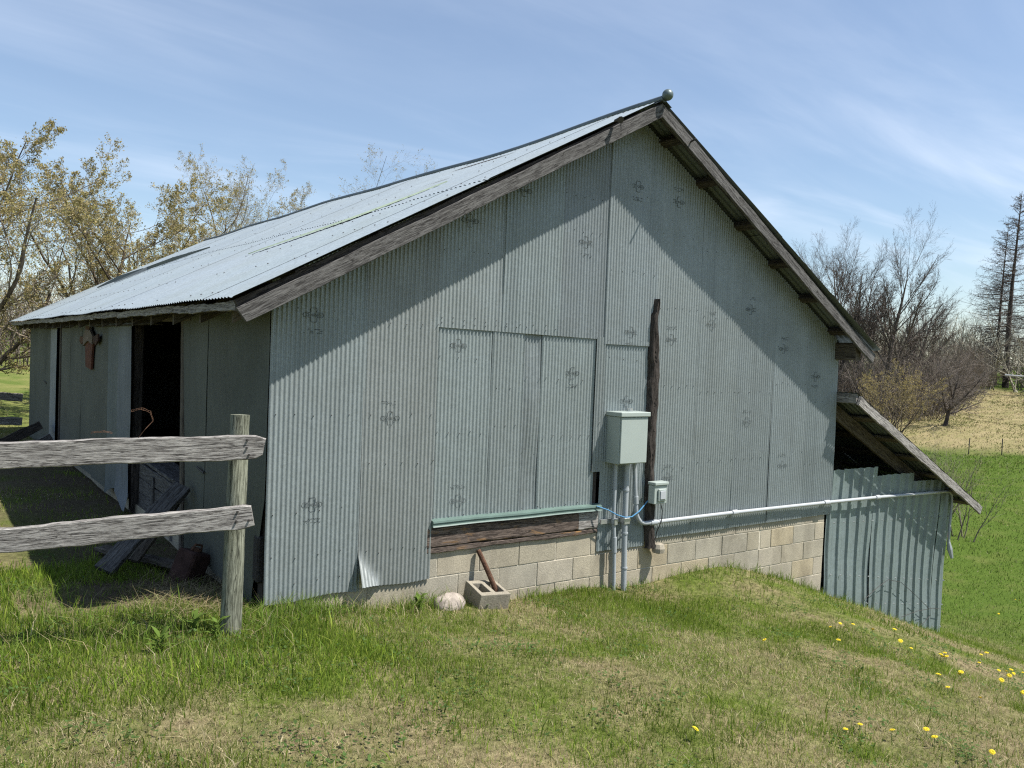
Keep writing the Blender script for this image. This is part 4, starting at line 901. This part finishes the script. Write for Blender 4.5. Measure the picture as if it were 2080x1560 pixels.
def buds(rg, P, n, size, cols, spread=.03):
    m, k = P.shape[:2]; par = rg.integers(0, m, n); t = rg.random(n)**.7*(k-1); i = np.minimum(t.astype(int), k-2); w = (t-i)[:, None]; C = P[par, i]*(1-w)+P[par, i+1]*w + rg.normal(0, spread, (n, 3))
    a = unit(rg.normal(size=(n, 3))); b = unit(np.cross(a, rg.normal(size=(n, 3)))); s = (size*rg.uniform(.5, 1.4, n))[:, None]
    V = np.stack([C-a*s, C+b*s*.5, C+a*s, C-b*s*.5], 1).reshape(-1, 3); Q = np.arange(4*n).reshape(-1, 4); c = np.asarray(cols)[rg.integers(0, len(cols), n)]*rg.uniform(.7, 1.25, (n, 1)); return V, Q, np.repeat(c, 4, 0)
BUD = [(.32, .27, .10), (.38, .31, .15), (.27, .25, .085), (.43, .36, .20), (.25, .215, .09)]
def tree(seed, H, trunk_r, base, label, name, twig, barkm, levels, leaf=0, leafsize=.05, bole=.3, lean=(0, 0), cat='tree', group=None, spread=1.0, upw=.05, cols=BUD, n0=1, stems_ang=18, nm=1.0, scale_twig=1.0):
    rg = np.random.default_rng(seed); b = np.array([base[0], base[1], base[2] if len(base) > 2 else g1(base[0], base[1])-.1])
    D0 = np.array([[lean[0], lean[1], 1.0]]) if n0 == 1 else np.concatenate([rg.normal(0, math.tan(math.radians(stems_ang)), (n0, 2)), np.ones((n0, 1))], 1)
    S0 = np.repeat(b[None], n0, 0) + (0 if n0 == 1 else np.concatenate([rg.normal(0, .12*spread, (n0, 2)), np.zeros((n0, 1))], 1))
    L0 = np.full(n0, H*(.78 if n0 == 1 else .8))*rg.uniform(.8, 1.1, n0)**(n0 > 1); P, R = grow(rg, S0, D0, L0, np.full(n0, trunk_r), 12, .06, .05, .05)
    R[:, 0] *= 1.35
    big = [tubes(P, R, 8)]; fine = []; Ln = L0; last = P
    for li, (k, t0, t1, ang, lr, rr, npt, wand, up, sides) in enumerate(levels):
        S, D, Ln, R0 = spawn(rg, P, R, Ln, max(1, int(k*nm)), t0, t1, ang, lr, rr); P, R = grow(rg, S, D, Ln, R0*(scale_twig if li >= 2 else 1), npt, wand, up, .35)
        (big if li == 0 else fine).append(tubes(P, R, sides)); last2 = last; last = P
    e = empty(name, tuple(b), label, cat, group)
    v, q = join(big); add('trunk', mesh_np('trunk', v, q, None, True), barkm, e)
    v, q = join(fine); add('crown', mesh_np('crown', v, q, None, True), twig, e)
    if leaf:
        v, q, c = buds(rg, last, leaf, leafsize, cols, .022); add('leaf_buds', mesh_np('leaf_buds', v, q, None, False, c), M_LEAF, e)
    return e
LV_MAPLE = [(13, .16, .98, 56, .78, .55, 10, .09, .06, 6), (9, .15, 1, 44, .5, .5, 7, .11, .05, 4), (9, .1, 1, 42, .52, .5, 5, .12, .05, 1), (9, .1, 1, 40, .58, .6, 4, .12, .07, 1)]
LV_BARE = [(18, .25, .98, 34, .55, .42, 9, .035, .07, 5), (11, .12, 1, 32, .5, .45, 6, .06, .05, 4), (8, .1, 1, 32, .48, .5, 4, .09, .04, 1), (4, .1, 1, 34, .5, .6, 3, .1, .04, 1)]
LV_SHRUB = [(7, .2, 1, 34, .6, .6, 6, .13, .05, 3), (7, .15, 1, 38, .5, .6, 5, .16, .04, 3), (5, .1, 1, 40, .5, .6, 4, .18, .04, 1)]
def at(pxx, d, off=0.0):
    """ground point in the direction of a photo column, d metres away"""
    v = _f + _r*((pxx-1040)/1692.75); a = math.atan2(v.y, v.x); return (CAM[0]+d*math.cos(a), CAM[1]+d*math.sin(a))
tree(107, 6.6, .17, at(-60, 21), 'big budding tree at the far left edge with low spreading limbs', 'budding_tree', M_TWIG, M_BARK, LV_MAPLE, 66000, .023, lean=(.1, .05), nm=1.0)
tree(108, 6.6, .14, at(130, 23), 'budding tree with leaning limbs standing behind the low end of the barn roof', 'budding_tree', M_TWIG, M_BARK, LV_MAPLE, 66000, .023, n0=2, stems_ang=18, nm=.95)
tree(106, 5.9, .10, at(215, 25), 'lower budding tree tight against the far roof corner', 'budding_tree', M_TWIG, M_BARK, LV_MAPLE, 40000, .023, n0=2, stems_ang=16, nm=.8)
tree(104, 9.4, .12, at(475, 30), 'thin forked budding tree showing above the ridge', 'budding_tree', M_TWIG, M_BARK, [(13, .25, .98, 42, .5, .55, 9, .08, .05, 6)]+LV_MAPLE[1:], 34000, .022, n0=4, stems_ang=13, nm=.9, spread=1)
tree(105, 10.4, .16, at(735, 36), 'treetop just peeping over the ridge', 'budding_tree', M_TWIG, M_BARK, LV_MAPLE, 13000, .022, nm=1.0)
for k, (px_, d, H, s) in enumerate(((1650, 66, 12.5, 111), (1700, 60, 13.2, 112), (1745, 64, 13.0, 113), (1795, 60, 13.2, 114), (1850, 72, 10.0, 115))):
    tree(s, H, .25, at(px_, d), ('bare tree half hidden behind the barn roof, leftmost of the bare row', 'tall bare tree with dense fan crown above the lean-to', 'slender bare tree between the two taller fan-crowned ones', 'tall bare tree with rounded crown, right of the bare row', 'lower bare tree leaning right beyond the bare row')[k], 'bare_tree', M_TWIGD, M_BARKG, LV_BARE, lean=((.0, .0, .03, -.02, .1)[k], 0), group='bare trees behind the lean-to', scale_twig=2.3)
def spruce(seed, H, base, r, label, wid):
    rg = np.random.default_rng(seed); b = np.array([base[0], base[1], g1(*base)-.2]); P, R = grow(rg, b[None], np.array([[.02, 0, 1.]]), np.array([H]), np.array([r]), 14, .012, .02, .06); big = [tubes(P, R, 7)]; fine = []
    k = int(H*10); t = np.sort(rg.random(k))**.9*.93+.05; f = t*13; i = np.minimum(f.astype(int), 12); w = (f-i)[:, None]; S = P[0, i]*(1-w)+P[0, i+1]*w; az = rg.random(k)*6.283
    Ln = wid*(1-t)**.75*rg.uniform(.45, 1.15, k)+.25; D = np.stack([np.cos(az), np.sin(az), -.05-.35*(1-t)+.4*t], 1); P1, R1 = grow(rg, S, D, Ln, (.018+.018*(1-t))*1.5, 7, .07, .035, .3); fine.append(tubes(P1, R1, 3))
    S2, D2, L2, R2 = spawn(rg, P1, R1, Ln, 11, .15, 1, 55, .34, .5); P2, R2 = grow(rg, S2, D2, L2, np.maximum(R2, .011), 4, .14, -.06, .4); fine.append(tubes(P2, R2, 1))
    S3, D3, L3, R3 = spawn(rg, P2, R2, L2, 4, .1, 1, 50, .5, .7); P3, R3 = grow(rg, S3, D3, L3, np.maximum(R3, .009), 3, .15, -.05, .5); fine.append(tubes(P3, R3, 1))
    e = empty('dead_spruce', tuple(b), label, 'tree', 'dead spruces'); v, q = join(big); add('trunk', mesh_np('trunk', v, q, None, True), M_BARKD, e); v, q = join(fine); add('crown', mesh_np('crown', v, q, None, True), M_TWIGD, e)
spruce(121, 21.5, at(2042, 106), .36, 'tall dead spruce at the right edge, the taller of the pair', 6.6)
spruce(122, 18.8, at(2020, 108), .22, 'shorter dead spruce close beside the tall one', 5.4)
spruce(123, 19.0, at(2122, 112), .3, 'dead spruce cut by the right edge of the picture', 5.6)
tree(131, 4.3, .035, at(1825, 52), 'yellowish budding bush above the lean-to roof', 'willow_bush', M_TWIGP, M_BARK, LV_SHRUB, 11000, .026, cat='bush', n0=14, stems_ang=22, spread=4.5, cols=[(.34, .27, .10), (.29, .235, .09), (.38, .31, .15)])
tree(132, 4.4, .13, at(1925, 57), 'crooked dark thicket tree at the edge of the dry bank', 'thicket_tree', M_TWIGR, M_BARKD, LV_MAPLE, cat='tree', scale_twig=1.4)
tree(136, 2.7, .018, at(1885, 25), 'clump of thin leafless stems behind the lean-to roof edge', 'stem_shrub', M_TWIGP, M_TWIGB, LV_SHRUB[:2], cat='shrub', n0=34, stems_ang=13, spread=5)
# hedgerow brush: one tangled mass on each side
def brush(name, spots, seed, mat, kind_label, hh=(2.2, 4.2), n0=9, lv=LV_SHRUB, r=.03):
    rg = np.random.default_rng(seed); parts = []
    for (x, y) in spots:
        H = rg.uniform(*hh); b = np.array([x, y, g1(x, y)-.1]); n = n0; D = np.concatenate([rg.normal(0, .42, (n, 2)), np.ones((n, 1))], 1); S = b[None]+np.concatenate([rg.normal(0, .5, (n, 2)), np.zeros((n, 1))], 1); Ln = H*rg.uniform(.55, 1, n); P, R = grow(rg, S, D, Ln, np.full(n, r), 7, .09, .03, .3); parts.append(tubes(P, R, 3))
        for (k, t0, t1, ang_, lr, rr, npt, wand, up, sides) in lv: S, D, Ln, R0 = spawn(rg, P, R, Ln, k, t0, t1, ang_, lr, rr); P, R = grow(rg, S, D, Ln, np.maximum(R0, .006), npt, wand, up, .4); parts.append(tubes(P, R, sides))
    v, q = join(parts); o = add(name, mesh_np(name, v, q, None, True), mat); tag(o, kind_label, 'brush', kind='stuff'); return o
rg = np.random.default_rng(77)
def hedge(p0, p1):
    p = rg.uniform(p0, p1); return at(p, 58+max(0, (p-1895)/110)*46+rg.uniform(0, 12))
LVB = [(6, .2, 1, 40, .6, .6, 5, .15, .03, 1), (5, .1, 1, 42, .5, .7, 4, .18, .03, 1)]
brush('hedgerow_brush', [hedge(1640, 2004) for _ in range(85)], 1, M_TWIGB, 'tangled leafless brush filling the hedgerow behind the lean-to', (2.8, 7.0), 9, LVB, .035)
brush('hedgerow_brush', [hedge(1690, 2000) for _ in range(50)], 2, M_TWIGR, 'reddish leafless brush mixed into the hedgerow', (2.0, 4.6), 9, LVB, .03)
brush('far_wood', [at(rg.uniform(1600, 2350), rg.uniform(95, 150)) for _ in range(75)], 3, M_FARW, 'far leafless woodland along the horizon at right', (6, 10.5), 7, LVB, .09)
brush('left_hedgerow', [at(rg.uniform(-350, 260), rg.uniform(34, 48)) for _ in range(45)], 4, M_TWIGB, 'leafless hedgerow beyond the pasture at far left', (2.0, 4.2), 9, LVB, .03)
brush('far_wood', [at(rg.uniform(-500, 900), rg.uniform(80, 120)) for _ in range(45)], 5, M_FARW, 'far woodland behind the barn on the left', (5, 8), 6, LVB, .08)
# thin steel posts of the field fence and a white rail far off
for k, px_ in enumerate((1975, 2043, 2110)):
    x, y = at(px_, 48); z = g1(x, y); p = MB().tube([(x, y, z-.2), (x+.06*(k == 0), y, z+.85)], .025, 5).build('field_fence_post', M_NAIL); tag(p, ('thin dark steel fence post leaning at the edge of the dry grass', 'thin upright steel fence post, right of the leaning one', 'thin steel fence post at the right edge of the picture')[k], 'fence post', 'field fence posts')
x0, y0 = at(2040, 98); x1, y1 = at(2130, 98); z0 = 1.95
o = MB().tube([(x0, y0, z0), (x1, y1, z0-.15)], .11, 6).tube([(x0+1, y0-1.5, g1(x0+1, y0-1.5)-.2), (x0+1, y0-1.5, z0)], .05, 5).tube([(x1, y1, g1(x1, y1)-.2), (x1, y1, z0)], .05, 5).build('white_rail', M_PVCW); tag(o, 'thin white rail at the far edge of the upper field', 'rail')

# ------------------------------------------------------------------ grass
def blades(x, y, h, w, col, lean, rg, bend=.5, simple=False):
    n = len(x); z = gz(x, y)-.006; az = rg.random(n)*6.283; c, s = np.cos(az), np.sin(az); la = rg.random(n)*6.283; lx, ly = np.cos(la)*lean*h, np.sin(la)*lean*h
    B = np.stack([x, y, z], 1); sd_ = np.stack([c, s, np.zeros(n)], 1)*(w/2)[:, None]; k = np.sqrt(np.maximum(.08, 1-np.minimum(lean, .95)**2)); mid = B+np.stack([lx*bend*.5, ly*bend*.5, h*.55*k], 1); tip = B+np.stack([lx, ly, h*k], 1)
    if simple: V = np.stack([B-sd_, B+sd_, tip], 1).reshape(-1, 3); T = np.arange(3*n).reshape(-1, 3); return V, np.zeros((0, 4), int), T, np.repeat(col, 3, 0)
    V = np.stack([B-sd_, B+sd_, mid+sd_*.75, mid-sd_*.75, tip], 1).reshape(-1, 3); b = np.arange(n)*5
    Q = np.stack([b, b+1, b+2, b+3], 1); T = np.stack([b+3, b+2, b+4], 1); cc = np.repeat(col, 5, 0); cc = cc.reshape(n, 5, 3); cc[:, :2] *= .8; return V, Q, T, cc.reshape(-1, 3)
def outside(x, y): return ~((x > XL-.02) & (x < XR+.02) & (y > .0)) & ~((x > XR-.1) & (x < 7.1) & (y > -.005)) & (np.hypot(x+2.84, y+.6) > .07)
def polar(rg, n, r0, r1, p0, p1, power):
    r = (r0**power+(r1**power-r0**power)*rg.random(n))**(1/power); pxx = rg.uniform(p0, p1, n); a0 = math.atan2(_f.y, _f.x); a = a0 - np.arctan((pxx-1040)/1692.75); return CAM[0]+r*np.cos(a), CAM[1]+r*np.sin(a), r
GREENS = np.array([(.145, .215, .024), (.18, .25, .032), (.11, .18, .020), (.235, .285, .05), (.12, .18, .032)])
TANS = np.array([(.44, .37, .22), (.36, .29, .16), (.52, .45, .29), (.30, .235, .13), (.40, .36, .19)])
def lawn(rg, n, r0, r1, power, hs, ws, simple=False):
    x, y, r = polar(rg, n, r0, r1, -420, 2500, power); ok = outside(x, y)
    soil = (x > -3.85) & (x < -2.3) & (y > .35) & (y < 12); ok &= ~(soil & (rg.random(n) > .06+.9*np.clip((vn(x, y, 1.2)-.55)*3, 0, .6)))
    x, y, r = x[ok], y[ok], r[ok]; n = len(x)
    dry = .6*fbm(x, y, .75, 4)+.4*fbm(x+9, y-5, 2.6, 3); front = np.clip((-1.6-y)*.06, -.05, .08) + np.clip((-2.2-x)*.05, 0, .06); pd = np.clip((dry-.49+front)*5+.36, .08, .85)
    pd = np.where((x < -2.2) & (y > -1.6), pd*.55, pd); pd = np.where((x > 5) , np.minimum(pd, .38), pd); dead = rg.random(n) < pd
    lush = np.clip((.47-fbm(x+3, y+8, 1.0, 3))*8, 0, 1); wall = np.exp(-np.clip(-y, 0, 9)/.16)*(x > -2.4)*(x < 4.3)
    leftlong = np.clip((-1.75-x)/.5, 0, 1)*np.clip((y+1.9)/.6, 0, 1)
    h = hs*rg.uniform(.45, 1.3, n)*(1+.45*lush+.55*wall*rg.random(n)*2.2*(vn(x, y, 2.1) > .42)+0.35*leftlong*rg.uniform(.3, 1, n)); h = np.where(dead, h*rg.uniform(.5, .95, n), h)
    lean = np.where(dead, rg.uniform(.5, 1.25, n), rg.uniform(.1, .75, n)); g = GREENS[rg.integers(0, 5, n)]*(.8+.5*vn(x, y, 1.9))[:, None]; t = TANS[rg.integers(0, 5, n)]
    col = np.where(dead[:, None], t, g)*rg.uniform(.75, 1.2, (n, 1)); w = ws*rg.uniform(.6, 1.4, n)*(1+.5*leftlong*(~dead))
    return blades(x, y, h, w, col, lean, rg, simple=simple)
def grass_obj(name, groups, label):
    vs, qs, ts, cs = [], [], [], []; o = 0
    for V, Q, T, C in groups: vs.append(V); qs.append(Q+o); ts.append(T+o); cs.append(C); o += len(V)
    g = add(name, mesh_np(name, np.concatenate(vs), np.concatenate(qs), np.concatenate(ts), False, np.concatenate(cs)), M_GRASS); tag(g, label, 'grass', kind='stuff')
rg = np.random.default_rng(5)
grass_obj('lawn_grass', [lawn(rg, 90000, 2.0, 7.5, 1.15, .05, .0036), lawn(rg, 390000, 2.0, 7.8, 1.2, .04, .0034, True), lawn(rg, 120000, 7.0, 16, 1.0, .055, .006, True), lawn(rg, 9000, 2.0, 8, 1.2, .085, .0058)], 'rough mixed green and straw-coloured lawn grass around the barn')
def field(rg, n):
    x, y, r = polar(rg, n, 14, 50, -200, 2300, .8); ok = outside(x, y); x, y, r = x[ok], y[ok], r[ok]; n = len(x); right = x > 6
    u = .885*x+.465*y; ok = ~(right & (u > 42)); x, y, r, right = x[ok], y[ok], r[ok], right[ok]; n = len(x)
    col = np.where(right[:, None], np.array([.078, .125, .02]), np.array([.16, .185, .05]))*rg.uniform(.8, 1.2, (n, 1)); dead = rg.random(n) < np.where(right, .06, .35); col = np.where(dead[:, None], TANS[rg.integers(0, 5, n)], col)
    return blades(x, y, (.04+.0012*r)*rg.uniform(.6, 1.3, n), .0008*r*rg.uniform(.5, 1.2, n), col, rg.uniform(.1, .8, n), rg, simple=True)
def bank(rg, n):
    x, y, r = polar(rg, n, 46, 100, 1500, 2350, .9); u = .885*x+.465*y+rg.normal(0, 1.2, n); ok = (u > 42) & (u < 92); x, y, r = x[ok], y[ok], r[ok]; n = len(x); m = fbm(x*.35, y*1.1, .5, 4); dead = rg.random(n) < np.clip((m-.40)*5, .25, .9)
    col = np.where(dead[:, None], TANS[rg.integers(0, 5, n)]*.85, np.array([.15, .16, .055]))*rg.uniform(.7, 1.2, (n, 1)); return blades(x, y, ( .10+.0008*r)*rg.uniform(.4, 1.3, n), .0012*r*rg.uniform(.5, 1.2, n), col, rg.uniform(.4, 1.2, n), rg, simple=True)
grass_obj('field_grass', [field(rg, 130000)], 'mown green grass of the lower field and the pasture')
grass_obj('dry_bank_grass', [bank(rg, 45000)], 'matted straw-coloured grass on the bank beyond the field')
# longer tufts at the fence post and along the footing, straw heap
def tufts(rg, spots, h, w, n, spread, cols, lean=(.2, .8)):
    xs, ys = [], []
    for (x, y) in spots: xs.append(rg.normal(x, spread, n)); ys.append(rg.normal(y, spread, n))
    x = np.concatenate(xs); y = np.concatenate(ys); ok = outside(x, y); x, y = x[ok], y[ok]; m = len(x); col = np.asarray(cols)[rg.integers(0, len(cols), m)]*rg.uniform(.75, 1.25, (m, 1)); return blades(x, y, h*rg.uniform(.4, 1.2, m), w*rg.uniform(.6, 1.3, m), col, rg.uniform(*lean, m), rg, .3)
LUSH = [(.115, .19, .027), (.145, .225, .036), (.19, .26, .055)]
sp = [(-2.35+.1*k, -.12-.08*(k % 2)) for k in range(4)]+[(-1.85, -.2)]+[(-1.3, -.12), (-1.15, -.1), (-2.6, -.5), (-2.7, -.9), (-3.0, -.35), (-3.3, -.5), (-3.2, -1.0), (-3.6, -.6), (-3.5, -.1), (-3.8, .3), (-3.0, -1.3), (-3.9, -.4), (-3.75, .8), (-2.45, -.35), (-3.15, .2)]
sp2 = [(x, -.07) for x in (-.45, -.1, .2, .45, .75, 1.1, 1.35, 1.75, 1.95, 2.1, 2.6, 2.95, 3.3, 3.6, 3.85, 4.1, 4.6, 5.3, 6.3, 6.9)]
grass_obj('tall_grass', [tufts(rg, sp, .16, .0055, 120, .14, LUSH), tufts(rg, sp2, .13, .0055, 45, .07, LUSH), tufts(rg, sp[5:], .22, .004, 22, .15, TANS, (.3, 1.1)), tufts(rg, [(-1.75, -.12), (-1.55, -.15), (-1.4, -.2), (-1.9, -.2)], .2, .004, 60, .1, TANS, (.6, 1.2))], 'long lush grass tufts along the footing and round the fence post')
def straw(rg, n):
    x = rg.normal(-2.78, .24, n); y = rg.normal(.45, .32, n); ok = (x < XL-.04); x, y = x[ok], y[ok]; n = len(x); return blades(x, y, rg.uniform(.08, .3, n), .004*rg.uniform(.6, 1.6, n), TANS[rg.integers(0, 5, n)]*rg.uniform(.5, 1.05, (n, 1)), rg.uniform(.85, 1.3, n), rg)
grass_obj('straw_litter', [straw(rg, 1500)], 'heap of loose straw and litter between the post and the barn corner')

def clover(rg, n):
    vs, qs, cs = [], [], []; o = 0
    for k in range(n):
        x, y, r = polar(rg, 1, 2.6, 9, -200, 2300, 1.2)
        if not outside(x, y)[0]: continue
        m = int(rg.integers(14, 46)); px_ = rg.normal(x[0], .085, m); py_ = rg.normal(y[0], .085, m); pz_ = gz(px_, py_)+rg.uniform(.012, .045, m); a = rg.random(m)*6.283; l = rg.uniform(.010, .028, m); w = l*.38; ca, sa = np.cos(a), np.sin(a); up = l*rg.uniform(-.1, .7, m)
        V = np.stack([np.stack([px_-ca*l*.5, py_-sa*l*.5, pz_], 1), np.stack([px_-sa*w, py_+ca*w, pz_+up*.5], 1), np.stack([px_+ca*l*.6, py_+sa*l*.6, pz_+up], 1), np.stack([px_+sa*w, py_-ca*w, pz_+up*.5], 1)], 1).reshape(-1, 3)
        vs.append(V); qs.append(np.arange(4*m).reshape(-1, 4)+o); o += 4*m; cs.append(np.repeat(np.array([(.075, .125, .035)])*rg.uniform(.7, 1.4, (m, 1)), 4, 0))
    g = add('lawn_weeds', mesh_np('lawn_weeds', np.concatenate(vs), np.concatenate(qs), None, False, np.concatenate(cs)), M_GRASS); tag(g, 'low dark green clover and weed patches scattered in the lawn', 'weeds', kind='stuff')
clover(rg, 260)
# dandelions in the lawn and broadleaf weeds by the post
def ray_ground(u, v):
    d = (_f + _r*((u-1040)/1692.75) - _u*((v-780)/1692.75)); t = 2.0
    for k in range(400):
        p = CAM + np.array(d)*t
        if p[2] < g1(p[0], p[1]): break
        t *= 1.006
    return p[0], p[1]
M_YEL = plain('dandelion_yellow', (.74, .57, .03), .75, 0, .12, 90, .3, .2); M_STEM = plain('dandelion_stem', (.12, .17, .05), .6, 0, .2, 30, 0)
hm = MB(); 
for ring, (r, z, n, ln) in enumerate(((.004, .008, 8, .010), (.007, .006, 12, .011), (.010, .003, 14, .010))):
    for k in range(n):
        a = 6.283*k/n+ring*.3; ca, sa = math.cos(a), math.sin(a); b0 = len(hm.v); w = .0028
        hm.v += [(ca*.001-sa*w*.6, sa*.001+ca*w*.6, .002), (ca*.001+sa*w*.6, sa*.001-ca*w*.6, .002), (ca*(r+ln*.5)+sa*w, sa*(r+ln*.5)-ca*w, z), (ca*(r+ln*.5)-sa*w, sa*(r+ln*.5)+ca*w, z), (ca*(r+ln), sa*(r+ln), z*.7)]; hm.f += [(b0, b0+1, b0+2, b0+3), (b0+3, b0+2, b0+4)]
FL = hm.mesh('flower_head'); FL.materials.append(M_YEL); STM = MB().tube([(0, 0, 0), (.004, 0, .03), (0, 0, .066)], .0018, 5, False).mesh('stem'); STM.materials.append(M_STEM)
DN = [(1552,1318),(1686,1288),(1706,1281),(1732,1283),(1772,1293),(1816,1295),(1828,1321),(1850,1331),(1910,1345),(1918,1344),(1922,1349),(1914,1352),(1917,1347),(1905,1391),(1947,1383),(1951,1386),(1924,1416),(1988,1360),(2003,1341),(2028,1375),(2043,1379),(2053,1376),(2058,1381),(2077,1379),(2049,1391),(2033,1401),(1990,1436),(2078,1427),(1716,1505),(1746,1493),(1811,1509),(1880,1504),(1897,1523),(2014,1551),(1411,1508),(2062,1225),(2070,1226),(2028,1256),(1702,1319),(1992,1345)]
DL = {(1552,1318): 'lone yellow dandelion in mid lawn left of all others below the lean-to', (1411,1508): 'lone dandelion near the bottom edge, leftmost in the lawn', (1716,1505): 'left and larger dandelion of a pair near the bottom edge', (1746,1493): 'right dandelion of a pair near the bottom edge', (1811,1509): 'single dandelion between the bottom pair and the lower right bloom', (1897,1523): 'wide open dandelion low in the right foreground', (2014,1551): 'dandelion cut close to the bottom right corner', (1686,1288): 'dandelion nearest the lean-to corner, leftmost of its row', (1924,1416): 'dandelion below the thick cluster right of the lean-to', (2028,1256): 'dandelion in the lower field right of the lean-to corner'}
for k, (u, v) in enumerate(DN):
    x, y = ray_ground(u, v); z = g1(x, y); e = empty('dandelion', (x, y, z), DL.get((u, v), 'yellow dandelion flower in the lawn at lower right'), 'dandelion', 'dandelions in the lawn')
    s = random.uniform(.75, 1.1); M = Matrix.Translation((x, y, z)) @ Matrix.Rotation(random.uniform(0, 6), 4, 'Z') @ Matrix.Scale(s, 4)
    add('stem', STM, None, e, M); add('flower_head', FL, None, e, M @ Matrix.Translation((0, 0, .066)) @ Matrix.Rotation(random.uniform(-.75, .75), 4, 'X'))
def weed(x, y, n, ln, seed, label):
    z = g1(x, y); rr = random.Random(seed); v = []; f = []
    for k in range(n):
        a = rr.uniform(0, 6.283); l = ln*rr.uniform(.6, 1.2); el = rr.uniform(.5, 1.25); ca, sa = math.cos(a), math.sin(a); w = l*.13; z0 = z+rr.uniform(0, .1); b0 = len(v)
        for s in (0, .3, .6, 1): 
            ww = w*(0.25, 1, .8, .05)[(0, .3, .6, 1).index(s)]; rr_ = l*s*math.cos(el); zz = z0+l*(s*math.sin(el)-.35*s*s); v += [(x+ca*rr_-sa*ww, y+sa*rr_+ca*ww, zz), (x+ca*rr_+sa*ww, y+sa*rr_-ca*ww, zz)]
        f += [(b0+2*i, b0+2*i+1, b0+2*i+3, b0+2*i+2) for i in range(3)]
    me = mesh_np('broadleaf_weed', np.array(v), np.array(f), None, False, np.tile(np.array([(.13, .20, .04)]), (len(v), 1))*np.repeat(np.random.default_rng(seed).uniform(.7, 1.2, (len(v)//8, 1)), 8, 0)); o = add('broadleaf_weed', me, M_GRASS); tag(o, label, 'weed')
for k, (u, v, lab) in enumerate(((325, 1325, 'bright green leafy weed in the long grass left of the fence post'), (395, 1290, 'leafy weed with pointed leaves right in front of the fence post'), (440, 1300, 'small leafy weed at the foot of the fence post'), (850, 1245, 'broadleaf weed below the right edge of the second steel sheet'))):
    x, y = ray_ground(u, v); weed(x, y, 18, .105, 300+k, lab)
